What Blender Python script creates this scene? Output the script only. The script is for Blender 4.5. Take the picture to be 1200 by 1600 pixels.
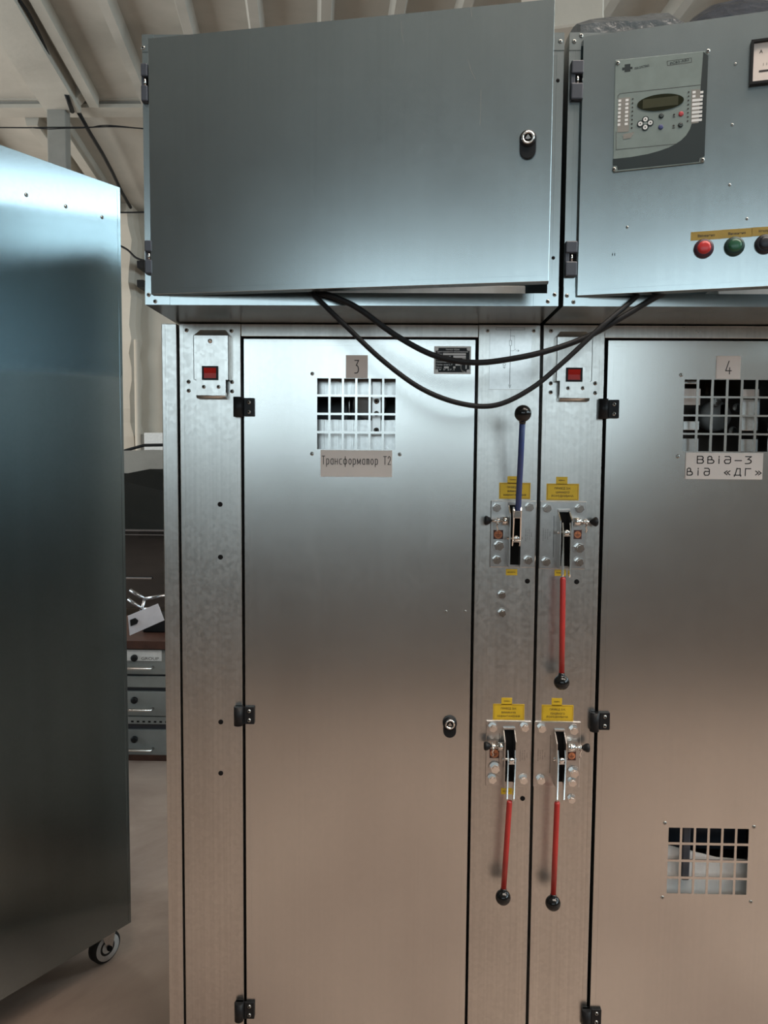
import bpy, bmesh, math, random
from mathutils import Vector as V, Matrix
random.seed(7)
PI = math.pi
for o in list(bpy.data.objects): bpy.data.objects.remove(o)
S = bpy.context.scene
COL = S.collection
bpy.context.view_layer.update()

# ------------------------------------------------------------------ camera
CAM = V((-.2851, -1.5853, 1.5913)); YAW, PITCH, ROLL = .0221676, -.0680183, .00795307; F = 1190.
cy, sy, cp, sp, cr, sr = math.cos(YAW), math.sin(YAW), math.cos(PITCH), math.sin(PITCH), math.cos(ROLL), math.sin(ROLL)
FW = V((-sy*cp, cy*cp, sp)); RT0 = V((cy, sy, 0)); UP0 = RT0.cross(FW)
RT = cr*RT0 + sr*UP0; UP = -sr*RT0 + cr*UP0
cam = bpy.data.cameras.new('camera'); co = bpy.data.objects.new('camera', cam); COL.objects.link(co)
m = Matrix((RT, UP, -FW)).transposed().to_4x4(); m.translation = CAM; co.matrix_world = m
cam.sensor_fit = 'VERTICAL'; cam.sensor_height = 24; cam.lens = F/1600*24; cam.clip_start = .02
S.camera = co

# ------------------------------------------------------------------ light and exposure
S.view_settings.view_transform = 'Standard'; S.view_settings.look = 'None'
S.view_settings.gamma = 1; S.view_settings.use_curve_mapping = False
S.view_settings.exposure = 0.0
W = bpy.data.worlds.new('World'); S.world = W; W.use_nodes = True
W.node_tree.nodes['Background'].inputs[0].default_value = (.6, .75, .9, 1)
W.node_tree.nodes['Background'].inputs[1].default_value = .3
def area(name, loc, rot, sx, sz, rad, col):
    l = bpy.data.lights.new(name, 'AREA'); l.shape = 'RECTANGLE'; l.size = sx; l.size_y = sz
    l.energy = rad*PI*sx*sz; l.color = col
    o = bpy.data.objects.new(name, l); COL.objects.link(o); o.location = loc; o.rotation_euler = rot
COOL = (.72, .91, 1.0)
# (x centre, width, radiance): daylight in the rear windows, z 2.2..4.1
REAR = [(-3.0, 1.8, 3.9), (-.8, 1.8, 3.6), (1.5, 1.8, 3.5)]
RZ0, RZ1 = 1.95, 3.7
for x, w, r in REAR: area('window_daylight', (x, -8.03, (RZ0+RZ1)/2), (PI/2, 0, 0), w, RZ1-RZ0, r, COOL)
SIDE = [(-5.2, 2.4, 7.), (-2.4, 2.4, 7.), (1.3, 3.4, 4.0), (5.0, 2.4, 8.)]
SZ0, SZ1 = 2.6, 4.95
for y, w, r in SIDE: area('window_daylight', (6.53, y, (SZ0+SZ1)/2), (PI/2, 0, PI/2), w, SZ1-SZ0, r, COOL)
# roof light added over the aisle to brighten the floor and fronts
ROOF = (-.7, 4.6, -2.9, -1.0)
area('roof_daylight', ((ROOF[0]+ROOF[1])/2, (ROOF[2]+ROOF[3])/2, 5.45), (0, 0, 0), ROOF[1]-ROOF[0], ROOF[3]-ROOF[2], 14.0, (1, .88, .77))
LEFT = [(1.15, 2.0, 9), (3.6, 1.8, 6), (6.1, 1.8, 6)]  # unseen left windows, added to brighten the roof bays and the trolley
LZ0, LZ1 = 1.6, 4.3
for y, w, r_ in LEFT: area('window_daylight', (-7.03, y, (LZ0+LZ1)/2), (PI/2, 0, -PI/2), w, LZ1-LZ0, r_, (1, .95, .87) if y > 2 else COOL)
# tube lamps of the hall, over the aisle in front of the switchgear
LAMPS = []

# ------------------------------------------------------------------ materials
def nt(name):
    m = bpy.data.materials.new(name); m.use_nodes = True
    return m, m.node_tree.nodes, m.node_tree.links, m.node_tree.nodes['Principled BSDF']
def mat(name, col, rough=.5, metal=0, emit=None, es=0, coat=0, trans=0, nscale=0, namt=.15, bump=0, ior=None):
    m, n, l, b = nt(name)
    b.inputs['Base Color'].default_value = (*col, 1); b.inputs['Roughness'].default_value = rough
    b.inputs['Metallic'].default_value = metal; b.inputs['Coat Weight'].default_value = coat
    b.inputs['Transmission Weight'].default_value = trans
    if ior: b.inputs['IOR'].default_value = ior
    if emit: b.inputs['Emission Color'].default_value = (*emit, 1); b.inputs['Emission Strength'].default_value = es
    s = nscale or 40
    tc = n.new('ShaderNodeTexCoord'); no = n.new('ShaderNodeTexNoise'); no.inputs['Scale'].default_value = s; no.inputs['Detail'].default_value = 6
    l.new(tc.outputs['Object'], no.inputs['Vector'])
    mx = n.new('ShaderNodeMix'); mx.data_type = 'RGBA'; mx.blend_type = 'MULTIPLY'
    cr_ = n.new('ShaderNodeValToRGB'); cr_.color_ramp.elements[0].position = .3; cr_.color_ramp.elements[1].position = .7
    a = 1-namt; cr_.color_ramp.elements[0].color = (a, a, a, 1); cr_.color_ramp.elements[1].color = (1, 1, 1, 1)
    l.new(no.outputs['Fac'], cr_.inputs[0]); mx.inputs[0].default_value = 1
    mx.inputs[6].default_value = (*col, 1); l.new(cr_.outputs[0], mx.inputs[7]); l.new(mx.outputs[2], b.inputs['Base Color'])
    if bump:
        bp = n.new('ShaderNodeBump'); bp.inputs['Strength'].default_value = bump; bp.inputs['Distance'].default_value = .02
        l.new(no.outputs['Fac'], bp.inputs['Height']); l.new(bp.outputs[0], b.inputs['Normal'])
    return m
def steel(name, col, rough, streak=.1, spangle=.06, diff=0., smudge=.12):
    """zinc coated sheet: metal with fine vertical rolling lines, faint crystals and handling smudges"""
    m, n, l, b = nt(name)
    b.inputs['Metallic'].default_value = 1-diff
    tc = n.new('ShaderNodeTexCoord')
    mp = n.new('ShaderNodeMapping'); mp.inputs['Scale'].default_value = (160, 160, 1.2); l.new(tc.outputs['Object'], mp.inputs[0])
    n1 = n.new('ShaderNodeTexNoise'); n1.inputs['Scale'].default_value = 1; n1.inputs['Detail'].default_value = 4; l.new(mp.outputs[0], n1.inputs['Vector'])
    mp3 = n.new('ShaderNodeMapping'); mp3.inputs['Scale'].default_value = (9, 9, .7); l.new(tc.outputs['Object'], mp3.inputs[0])
    n3 = n.new('ShaderNodeTexNoise'); n3.inputs['Scale'].default_value = 1; n3.inputs['Detail'].default_value = 5; l.new(mp3.outputs[0], n3.inputs['Vector'])
    vo = n.new('ShaderNodeTexVoronoi'); vo.inputs['Scale'].default_value = 140; l.new(tc.outputs['Object'], vo.inputs['Vector'])
    n2 = n.new('ShaderNodeTexNoise'); n2.inputs['Scale'].default_value = 5; n2.inputs['Detail'].default_value = 8; n2.inputs['Roughness'].default_value = .65; l.new(tc.outputs['Object'], n2.inputs['Vector'])
    def math_(op, a, bb):
        q = n.new('ShaderNodeMath'); q.operation = op
        for i, v in enumerate((a, bb)):
            if isinstance(v, (int, float)): q.inputs[i].default_value = v
            else: l.new(v, q.inputs[i])
        return q.outputs[0]
    sep = n.new('ShaderNodeSeparateColor'); l.new(vo.outputs['Color'], sep.inputs[0])
    v = math_('MULTIPLY', math_('SUBTRACT', n1.outputs['Fac'], .5), streak)
    v = math_('ADD', v, math_('MULTIPLY', math_('SUBTRACT', sep.outputs[0], .5), spangle))
    v = math_('ADD', v, math_('MULTIPLY', math_('SUBTRACT', n3.outputs['Fac'], .5), streak*1.3))
    v = math_('ADD', v, math_('MULTIPLY', math_('SUBTRACT', n2.outputs['Fac'], .5), smudge))
    v = math_('ADD', v, 1)
    mx = n.new('ShaderNodeVectorMath'); mx.operation = 'SCALE'; mx.inputs[0].default_value = col; l.new(v, mx.inputs['Scale'])
    l.new(mx.outputs[0], b.inputs['Base Color'])
    r = math_('ADD', math_('MULTIPLY', math_('SUBTRACT', n2.outputs['Fac'], .5), smudge*.35), rough)
    r = math_('ADD', r, math_('MULTIPLY', math_('SUBTRACT', sep.outputs[1], .5), spangle*.5))
    l.new(r, b.inputs['Roughness'])
    bp = n.new('ShaderNodeBump'); bp.inputs['Strength'].default_value = .02; bp.inputs['Distance'].default_value = .0006
    l.new(n1.outputs['Fac'], bp.inputs['Height']); l.new(bp.outputs[0], b.inputs['Normal'])
    return m
def plaster(name, c1, c2, scale, rough=.9, bump=.3):
    m, n, l, b = nt(name); b.inputs['Roughness'].default_value = rough
    tc = n.new('ShaderNodeTexCoord'); no = n.new('ShaderNodeTexNoise'); no.inputs['Scale'].default_value = scale; no.inputs['Detail'].default_value = 9; no.inputs['Roughness'].default_value = .6; no.inputs['Distortion'].default_value = .6
    l.new(tc.outputs['Object'], no.inputs['Vector'])
    r = n.new('ShaderNodeValToRGB'); r.color_ramp.elements[0].position = .35; r.color_ramp.elements[1].position = .65
    r.color_ramp.elements[0].color = (*c1, 1); r.color_ramp.elements[1].color = (*c2, 1)
    l.new(no.outputs['Fac'], r.inputs[0]); l.new(r.outputs[0], b.inputs['Base Color'])
    n2 = n.new('ShaderNodeTexNoise'); n2.inputs['Scale'].default_value = scale*9; n2.inputs['Detail'].default_value = 6; l.new(tc.outputs['Object'], n2.inputs['Vector'])
    bp = n.new('ShaderNodeBump'); bp.inputs['Strength'].default_value = bump; bp.inputs['Distance'].default_value = .01
    l.new(n2.outputs['Fac'], bp.inputs['Height']); l.new(bp.outputs[0], b.inputs['Normal'])
    return m
M = dict(
    steel=steel('galvanised_sheet', (.62, .61, .585), .25, .08, .022),
    frame=steel('galvanised_profile', (.58, .56, .53), .30, .28, .08),
    box=steel('galvanised_box', (.47, .515, .52), .25, .10, .02),
    trolley=steel('galvanised_trolley', (.38, .45, .48), .13, .04, .03, smudge=.08),
    inner=steel('galvanised_inner', (.70, .69, .67), .30, .1, .1),
    zinc=mat('zinc_plate', (.60, .58, .56), .28, 1, nscale=90, namt=.12),
    chrome=mat('bright_zinc', (.85, .83, .80), .16, 1, nscale=60, namt=.1),
    screw=mat('screw_steel', (.42, .42, .40), .3, 1),
    black=mat('black_plastic', (.012, .012, .013), .42),
    knob=mat('black_bakelite', (.008, .008, .008), .16, coat=.3),
    dark=mat('dark_gap', (.01, .009, .009), .8),
    rubber=mat('cable_rubber', (.014, .014, .015), .5),
    red=mat('red_sleeve', (.40, .025, .02), .38, nscale=30, namt=.2),
    blue=mat('blue_sleeve', (.035, .06, .19), .38, nscale=30, namt=.2),
    yellow=mat('yellow_label', (.66, .42, .015), .45),
    ochre=mat('ochre_label', (.33, .22, .035), .5),
    ink=mat('dark_ink', (.02, .012, .01), .6), inkred=mat('brown_ink', (.22, .07, .01), .6),
    plate=mat('cream_plate', (.74, .64, .58), .5, nscale=12, namt=.05),
    white=mat('white_plastic', (.75, .75, .74), .5), whiteink=mat('white_ink', (.75, .75, .75), .5),
    redlamp=mat('red_rocker', (.55, .015, .008), .25, coat=.4),
    orange=mat('orange_label', (.60, .20, .08), .5), brown=mat('brown_label', (.08, .02, .015), .5),
    relay=mat('relay_face', (.19, .235, .22), .45), relaydark=mat('relay_dark_green', (.003, .012, .013), .5),
    lcd=mat('display_glass', (.02, .022, .012), .12), lcdin=mat('display_panel', (.045, .045, .02), .3),
    lensred=mat('red_lens', (.50, .03, .03), .3), bezred=mat('dark_red_bezel', (.05, .015, .03), .4),
    lensgreen=mat('green_lens', (.02, .10, .05), .3), bezgreen=mat('dark_green_bezel', (.004, .03, .025), .4),
    bezblack=mat('black_bezel', (.01, .01, .018), .4), key_red=mat('red_key', (.45, .04, .05), .4), key_blue=mat('blue_key', (.05, .06, .18), .4),
    concrete=plaster('painted_concrete', (.40, .375, .33), (.50, .475, .42), 1.2),
    ceil=plaster('ceiling_slab', (.37, .35, .31), (.50, .47, .42), .8),
    grey=plaster('dusty_grey', (.22, .21, .19), (.27, .26, .235), 2),
    wall=plaster('wall_plaster', (.52, .47, .40), (.62, .56, .48), .9),
    hall=plaster('hall_wall', (.14, .11, .085), (.20, .16, .125), .6),
    screen=plaster('dark_timber', (.045, .033, .025), (.075, .055, .04), 1.2),
    floor=plaster('floor_concrete', (.26, .185, .15), (.46, .35, .285), 1.6, .55, .15),
    wood=mat('stained_wood', (.09, .035, .022), .5, nscale=14, namt=.5),
    drawer=mat('grey_enamel', (.25, .26, .25), .4, nscale=8, namt=.25),
    insul=mat('brown_epoxy', (.10, .075, .06), .35, nscale=20), disc=mat('grey_epoxy', (.42, .40, .38), .4, nscale=20),
    navy=mat('dark_panel', (.05, .055, .07), .4), film=mat('grey_film', (.09, .10, .105), .35, nscale=30, namt=.4, bump=.4),
    film2=mat('dark_blue_film', (.03, .037, .05), .3, nscale=30, namt=.4, bump=.4),
    carpaint=mat('dark_car_paint', (.012, .011, .011), .12, coat=1), carglass=mat('car_glass', (.015, .016, .015), .04, coat=.5), silver=mat('silver_trim', (.5, .5, .52), .25, 1),
    tyre=mat('rubber_tyre', (.012, .011, .011), .7), wheel=mat('pale_wheel', (.7, .68, .66), .45),
    paper=mat('white_paper', (.66, .64, .68), .7, nscale=25, namt=.1),
    glow=mat('lamp_tube', (1, 1, 1), .5, emit=(1, .86, .70), es=4.0),
)

for k_, v_ in (('black', .2), ('knob', .35), ('rubber', .2), ('dark', .1)): M[k_].node_tree.nodes['Principled BSDF'].inputs['Specular IOR Level'].default_value = v_
M['knob'].node_tree.nodes['Principled BSDF'].inputs['Coat Weight'].default_value = .1
# ------------------------------------------------------------------ frames and mesh building
def pray(px, py): return FW + RT*((px-600)/F) - UP*((py-800)/F)
class Fr:
    """flat frame: local (u, v, n) = along, up, out of the surface"""
    def __init__(s, O, U, N, Vv=(0, 0, 1)):
        s.O, s.U, s.N, s.V = V(O), V(U).normalized(), V(N).normalized(), V(Vv).normalized()
        s.m = Matrix((s.U, s.V, s.N)).transposed().to_4x4(); s.m.translation = s.O
    def at(s, px, py, n=0):
        d = pray(px, py); P0 = s.O+s.N*n
        t = ((P0-CAM).dot(s.N))/d.dot(s.N); q = CAM+d*t-s.O
        return q.dot(s.U), q.dot(s.V)
    def w(s, u, v, n=0): return s.O+s.U*u+s.V*v+s.N*n
WORLD = Fr((0, 0, 0), (1, 0, 0), (0, -1, 0))      # u = X, v = Z, n = -Y : front of the switchgear row
WM = {}                                            # object -> world matrix
def wm(o): return WM.get(o.name, Matrix())
def link(o, parent=None, world=None):
    COL.objects.link(o); world = world or Matrix()
    if parent is not None:
        o.parent = parent; o.matrix_parent_inverse = wm(parent).inverted()
    o.matrix_basis = world; WM[o.name] = world.copy()
    return o
def tag(o, label=None, cat=None, group=None, kind=None):
    if label: o['label'] = label
    if cat: o['category'] = cat
    if group: o['group'] = group
    if kind: o['kind'] = kind
    return o
def thing(name, loc, label, cat, group=None):
    e = bpy.data.objects.new(name, None); e.empty_display_size = .1
    link(e, None, Matrix.Translation(V(loc))); return tag(e, label, cat, group)
class MB:
    def __init__(s, fr=WORLD): s.bm = bmesh.new(); s.fr = fr; s.mats = []; s.cur = 0
    def m(s, name):
        if name not in s.mats: s.mats.append(name)
        s.cur = s.mats.index(name); return s
    def _add(s, fn, smooth=False):
        b = bmesh.new(); fn(b)
        me = bpy.data.meshes.new('t'); b.to_mesh(me); b.free()
        n0 = len(s.bm.faces); s.bm.from_mesh(me); bpy.data.meshes.remove(me); s.bm.faces.ensure_lookup_table()
        for f in s.bm.faces[n0:]: f.material_index = s.cur; f.smooth = smooth
        return s
    def box(s, u0, u1, v0, v1, n0, n1, bev=0, seg=2):
        def fn(b):
            bmesh.ops.create_cube(b, size=1)
            for q in b.verts: q.co = s.fr.w(u0+(q.co.x+.5)*(u1-u0), v0+(q.co.y+.5)*(v1-v0), n0+(q.co.z+.5)*(n1-n0))
            if bev: bmesh.ops.bevel(b, geom=b.edges[:], offset=bev, segments=seg, affect='EDGES', profile=.5)
            bmesh.ops.recalc_face_normals(b, faces=b.faces)
        return s._add(fn)
    def prism(s, pts, n0, n1, bev=0):
        def fn(b):
            lo = [b.verts.new(s.fr.w(u, v, n0)) for u, v in pts]; hi = [b.verts.new(s.fr.w(u, v, n1)) for u, v in pts]
            b.faces.new(lo[::-1]); b.faces.new(hi); k = len(pts)
            for i in range(k): b.faces.new((lo[i], lo[(i+1) % k], hi[(i+1) % k], hi[i]))
            bmesh.ops.recalc_face_normals(b, faces=b.faces)
            if bev: bmesh.ops.bevel(b, geom=b.edges[:], offset=bev, segments=1, affect='EDGES')
        return s._add(fn)
    def solid(s, rings, smooth=True, cap=True):
        """loft through rings of local points (u,v,n)"""
        def fn(b):
            R = [[b.verts.new(s.fr.w(*p)) for p in r] for r in rings]; k = len(R[0])
            for a, c in zip(R, R[1:]):
                for i in range(k): b.faces.new((a[i], a[(i+1) % k], c[(i+1) % k], c[i]))
            if cap: b.faces.new(R[0][::-1]); b.faces.new(R[-1])
            bmesh.ops.recalc_face_normals(b, faces=b.faces)
        return s._add(fn, smooth)
    def cyl(s, a, c, r, r2=None, seg=20, smooth=True):
        """local end points"""
        A, C = s.fr.w(*a), s.fr.w(*c); r2 = r if r2 is None else r2; d = (C-A).normalized()
        x = d.orthogonal().normalized(); y = d.cross(x)
        def fn(b):
            R0 = [b.verts.new(A+(x*math.cos(t)+y*math.sin(t))*r) for t in [2*PI*i/seg for i in range(seg)]]
            R1 = [b.verts.new(C+(x*math.cos(t)+y*math.sin(t))*r2) for t in [2*PI*i/seg for i in range(seg)]]
            for i in range(seg): b.faces.new((R0[i], R0[(i+1) % seg], R1[(i+1) % seg], R1[i])).smooth = smooth
            b.faces.new(R0[::-1]); b.faces.new(R1); bmesh.ops.recalc_face_normals(b, faces=b.faces)
        n0 = len(s.bm.faces); s._add(fn, False); s.bm.faces.ensure_lookup_table()
        for f in s.bm.faces[n0:]: f.smooth = smooth and len(f.verts) == 4
        return s
    def disc(s, u, v, r, n0, n1, seg=24, r2=None, smooth=True): return s.cyl((u, v, n0), (u, v, n1), r, r2, seg, smooth)
    def lathe(s, c, axis, prof, seg=24):
        """c local centre, axis local vector, prof [(dist along, radius)]"""
        C = s.fr.w(*c); d = (s.fr.w(c[0]+axis[0], c[1]+axis[1], c[2]+axis[2])-C).normalized(); x = d.orthogonal().normalized(); y = d.cross(x)
        def fn(b):
            R = [[b.verts.new(C+d*h+(x*math.cos(2*PI*i/seg)+y*math.sin(2*PI*i/seg))*max(r, 1e-5)) for i in range(seg)] for h, r in prof]
            for a, e in zip(R, R[1:]):
                for i in range(seg): b.faces.new((a[i], a[(i+1) % seg], e[(i+1) % seg], e[i]))
            b.faces.new(R[0][::-1]); b.faces.new(R[-1]); bmesh.ops.recalc_face_normals(b, faces=b.faces)
        return s._add(fn, True)
    def tube(s, pts, r, seg=12, wpts=False):
        P = [V(p) if wpts else s.fr.w(*p) for p in pts]
        def fn(b):
            x = (P[1]-P[0]).normalized().orthogonal().normalized(); R = []
            for i, p in enumerate(P):
                d = (P[min(i+1, len(P)-1)]-P[max(i-1, 0)]).normalized(); x = (x-d*x.dot(d)).normalized(); y = d.cross(x)
                R.append([b.verts.new(p+(x*math.cos(2*PI*k/seg)+y*math.sin(2*PI*k/seg))*r) for k in range(seg)])
            for a, e in zip(R, R[1:]):
                for i in range(seg): b.faces.new((a[i], a[(i+1) % seg], e[(i+1) % seg], e[i]))
            b.faces.new(R[0][::-1]); b.faces.new(R[-1]); bmesh.ops.recalc_face_normals(b, faces=b.faces)
        return s._add(fn, True)
    def flat(s, pts, n):
        def fn(b): b.faces.new([b.verts.new(s.fr.w(u, v, n)) for u, v in pts])
        return s._add(fn)
    def sheet(s, us, vs, n0, n1, hole):
        """grid plate with rectangular openings; hole(i, j) -> True when that cell is cut out"""
        nu, nv = len(us)-1, len(vs)-1
        def fn(b):
            c = {}
            def vt(i, j, k):
                if (i, j, k) not in c: c[(i, j, k)] = b.verts.new(s.fr.w(us[i], vs[j], (n0, n1)[k]))
                return c[(i, j, k)]
            sol = lambda i, j: 0 <= i < nu and 0 <= j < nv and not hole(i, j)
            for i in range(nu):
                for j in range(nv):
                    if not sol(i, j): continue
                    b.faces.new((vt(i, j, 1), vt(i+1, j, 1), vt(i+1, j+1, 1), vt(i, j+1, 1)))
                    b.faces.new((vt(i, j, 0), vt(i, j+1, 0), vt(i+1, j+1, 0), vt(i+1, j, 0)))
                    if not sol(i-1, j): b.faces.new((vt(i, j, 0), vt(i, j, 1), vt(i, j+1, 1), vt(i, j+1, 0)))
                    if not sol(i+1, j): b.faces.new((vt(i+1, j, 0), vt(i+1, j+1, 0), vt(i+1, j+1, 1), vt(i+1, j, 1)))
                    if not sol(i, j-1): b.faces.new((vt(i, j, 0), vt(i+1, j, 0), vt(i+1, j, 1), vt(i, j, 1)))
                    if not sol(i, j+1): b.faces.new((vt(i, j+1, 0), vt(i, j+1, 1), vt(i+1, j+1, 1), vt(i+1, j+1, 0)))
        return s._add(fn)
    def text(s, body, u, v, h, n, w=None, bold=0, rot=0, align='CENTER'):
        """lettering centred on (u, v); h cap height; w squeezes to that width"""
        cu = bpy.data.curves.new('txt', 'FONT'); cu.body = body; cu.size = 1; cu.offset = bold; cu.align_x = 'CENTER'; cu.resolution_u = 3
        o = bpy.data.objects.new('txt', cu); COL.objects.link(o)
        bpy.context.view_layer.update()
        me = bpy.data.meshes.new_from_object(o.evaluated_get(bpy.context.evaluated_depsgraph_get()))
        bpy.data.objects.remove(o); bpy.data.curves.remove(cu)
        if not len(me.vertices): return s
        xs = [q.co.x for q in me.vertices]; ys = [q.co.y for q in me.vertices]
        cx, cyy = (min(xs)+max(xs))/2, (min(ys)+max(ys))/2; k = h/.73; kx = w/(max(xs)-min(xs)) if w else k
        for q in me.vertices:
            a, c = (q.co.x-cx)*kx, (q.co.y-cyy)*k
            q.co = s.fr.w(u+a*math.cos(rot)-c*math.sin(rot), v+a*math.sin(rot)+c*math.cos(rot), n)
        n0 = len(s.bm.faces); s.bm.from_mesh(me); bpy.data.meshes.remove(me); s.bm.faces.ensure_lookup_table()
        for f in s.bm.faces[n0:]: f.material_index = s.cur
        return s
    def stroke(s, pts, wd, n):
        h = wd/2
        def fn(b):
            for (a, c), (e, g) in zip(pts, pts[1:]):
                L = math.hypot(e-a, g-c) or 1e-9; dx, dy = (e-a)/L*h, (g-c)/L*h
                q = [(a-dx-dy, c-dy+dx), (a-dx+dy, c-dy-dx), (e+dx+dy, g+dy-dx), (e+dx-dy, g+dy+dx)]
                b.faces.new([b.verts.new(s.fr.w(x, y, n)) for x, y in q])
        return s._add(fn)
    def glyphs(s, body, u0, v0, h, cw, wd, n, gap=.3):
        x = u0
        for ch in body:
            for pl in GL.get(ch, []): s.stroke([(x+a*cw, v0+c*h) for a, c in pl], wd, n)
            x += cw*((.45 if ch == 'і' else 1)+gap) if ch != 'ф' and ch != 'м' else cw*(1.35+gap) if ch == 'ф' else cw*(1.25+gap)
        return s
    def build(s, name, parent=None, label=None, mats=None):
        me = bpy.data.meshes.new(name); s.bm.to_mesh(me); s.bm.free()
        for k in s.mats: me.materials.append(M[k])
        o = bpy.data.objects.new(name, me); link(o, parent)
        if label: o['label'] = label
        return o
def arc(cx, cy_, rx, ry, a0, a1, k=8):
    return [(cx+rx*math.cos(math.radians(a0+(a1-a0)*i/k)), cy_+ry*math.sin(math.radians(a0+(a1-a0)*i/k))) for i in range(k+1)]
X_ = .66
RD = lambda: arc(.5, .5*X_, .42, .5*X_, 0, 360, 14)
GL = {   # drafting style letters, unit box, x-height .66
 'Т': [[(.05, 1), (.95, 1)], [(.5, 1), (.5, 0)]],
 '2': [arc(.5, .72, .4, .28, 170, -30, 8)+[(.08, 0), (.92, 0)]],
 '3': [[(.1, 1), (.85, 1), (.4, .6)]+arc(.42, .3, .44, .3, 80, -90, 8)+[(.08, 0)]],
 '4': [[(.55, 1), (.08, .25), (.95, .25)], [(.68, .48), (.68, 0)]],
 'р': [[(.1, X_), (.1, -.3)], [(.1, X_), (.6, X_)]+arc(.6, .5*X_, .32, .5*X_, 90, -90, 8)+[(.1, 0)]],
 'а': [[(.9, X_), (.9, 0)], [(.9, X_), (.45, X_)]+arc(.45, .5*X_, .36, .5*X_, 90, 270, 8)+[(.9, 0)]],
 'н': [[(.1, X_), (.1, 0)], [(.9, X_), (.9, 0)], [(.1, .33), (.9, .33)]],
 'с': [[(.9, X_), (.5, X_)]+arc(.5, .5*X_, .4, .5*X_, 90, 270, 8)+[(.9, 0)]],
 'ф': [arc(.65, .5*X_, .58, .5*X_, 0, 360, 16), [(.65, .95), (.65, -.3)]],
 'о': [RD()],
 'м': [[(.05, 0), (.1, X_), (.6, .1), (1.1, X_), (1.15, 0)]],
 'т': [[(.1, 0), (.1, X_), (.75, X_), (.92, X_-.12), (.92, 0)], [(.5, X_), (.5, 0)]],
 'В': [[(.1, 0), (.1, 1), (.65, 1)]+arc(.65, .77, .22, .23, 90, -90, 6)+[(.1, .54)], [(.65, .54)]+arc(.65, .27, .27, .27, 90, -90, 6)+[(.1, 0)]],
 'в': [[(.1, 0), (.1, .85), (.25, 1), (.5, 1), (.62, .85), (.62, .6), (.5, .52), (.1, .52)], [(.5, .52)]+arc(.62, .26, .3, .26, 90, -90, 6)+[(.1, 0)]],
 'і': [[(.2, X_), (.2, 0)], [(.2, .9), (.2, 1)]],
 'д': [[(.15, 1), (.7, 1), (.9, .82), (.9, .2), (.72, 0), (.25, 0), (.1, .2), (.1, .4), (.25, .55), (.9, .55)]],
 '-': [[(.1, .42), (.95, .42)]],
 'Д': [[(0, -.12), (0, .05), (1, .05), (1, -.12)], [(.12, .05), (.38, 1), (.88, 1), (.88, .05)]],
 'Г': [[(.1, 0), (.1, 1), (.9, 1)]],
 '«': [[(.45, .65), (.05, .38), (.45, .1)], [(.9, .65), (.5, .38), (.9, .1)]],
 '»': [[(.1, .65), (.5, .38), (.1, .1)], [(.55, .65), (.95, .38), (.55, .1)]],
}
def templ(fn):
    b = MB(Fr((0, 0, 0), (1, 0, 0), (0, -1, 0))); fn(b)
    me = bpy.data.meshes.new('small_part'); b.bm.to_mesh(me); b.bm.free()
    for k in b.mats: me.materials.append(M[k])
    return me
T_SCREW = templ(lambda b: b.m('screw').lathe((0, 0, 0), (0, 0, 1), [(0, .0052), (.0012, .0050), (.0026, .0034), (.003, .0022)], 16).m('dark').disc(0, 0, .0025, .0026, .0033, 6))
T_BIG = templ(lambda b: b.m('zinc').disc(0, 0, .0105, 0, .0016, 24).m('chrome').disc(0, 0, .0078, .0016, .0085, 6, smooth=False).disc(0, 0, .0050, .0085, .0100, 16))
T_PLUG = templ(lambda b: b.m('dark').lathe((0, 0, 0), (0, 0, 1), [(0, .0052), (.0008, .0052), (.0014, .0040)], 18))
T_RIVET = templ(lambda b: b.m('screw').lathe((0, 0, 0), (0, 0, 1), [(0, .004), (.0010, .0036), (.0016, .0018)], 14).m('dark').disc(0, 0, .0012, .0014, .0019, 8))
T_TINY = templ(lambda b: b.m('screw').lathe((0, 0, 0), (0, 0, 1), [(0, .0028), (.0010, .0024), (.0014, .0012)], 12).m('dark').disc(0, 0, .0010, .0011, .0017, 8))
def put(name, me, fr, px, py, n, parent, sc=1, uv=None, rot=0):
    u, v = uv or fr.at(px, py, n)
    base = Matrix((fr.U, -fr.N, fr.V)).transposed().to_4x4(); base.translation = fr.w(u, v, n)
    o = bpy.data.objects.new(name, me)
    return link(o, parent, base @ Matrix.Rotation(rot, 4, 'Y') @ Matrix.Scale(sc, 4))
def smooth_path(P, k=6):
    out = []
    for i in range(len(P)-1):
        p0, p1, p2, p3 = [V(P[max(0, min(len(P)-1, j))]) for j in (i-1, i, i+1, i+2)]
        for q in range(k):
            t = q/k; out.append(.5*((2*p1)+(p2-p0)*t+(2*p0-5*p1+4*p2-p3)*t*t+(3*p1-p0-3*p2+p3)*t**3))
    return out+[V(P[-1])]
#%%SETTING
# ------------------------------------------------------------------ the setting
def struct(name, b, label=None):
    o = b.build(name); return tag(o, label, kind='structure')
TOP = Fr((0, 0, 0), (1, 0, 0), (0, 0, 1), (0, 1, 0))     # u = X, v = Y, n = Z
DX, DZ = -.1151, -.0606
ZC = 5.12
def cz(y): return ZC+DZ*y
struct('floor', MB(TOP).m('floor').box(-7, 6.5, -8, 8, -.1, 0))
CW = Fr((0, 0, ZC), (1, 0, 0), (0, -DZ, 1), (0, 1, DZ))   # slab follows the roof fall
struct('ceiling', MB(CW).m('ceil').sheet([-7.2, ROOF[0], ROOF[1], 6.7], [-8.2, ROOF[2], ROOF[3], 8.2], 0, .2, lambda i, j: i == 1 and j == 1))
BK = Fr((0, 8, 0), (1, 0, 0), (0, -1, 0))
struct('wall_back', MB(BK).m('wall').box(-7, 6.5, 0, 4.75, -.2, 0))
RW = Fr((0, -8, 0), (1, 0, 0), (0, 1, 0))
us = [-7]; hol = []
for x, w, r in REAR: us += [x-w/2, x+w/2]
us.append(6.5)
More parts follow.
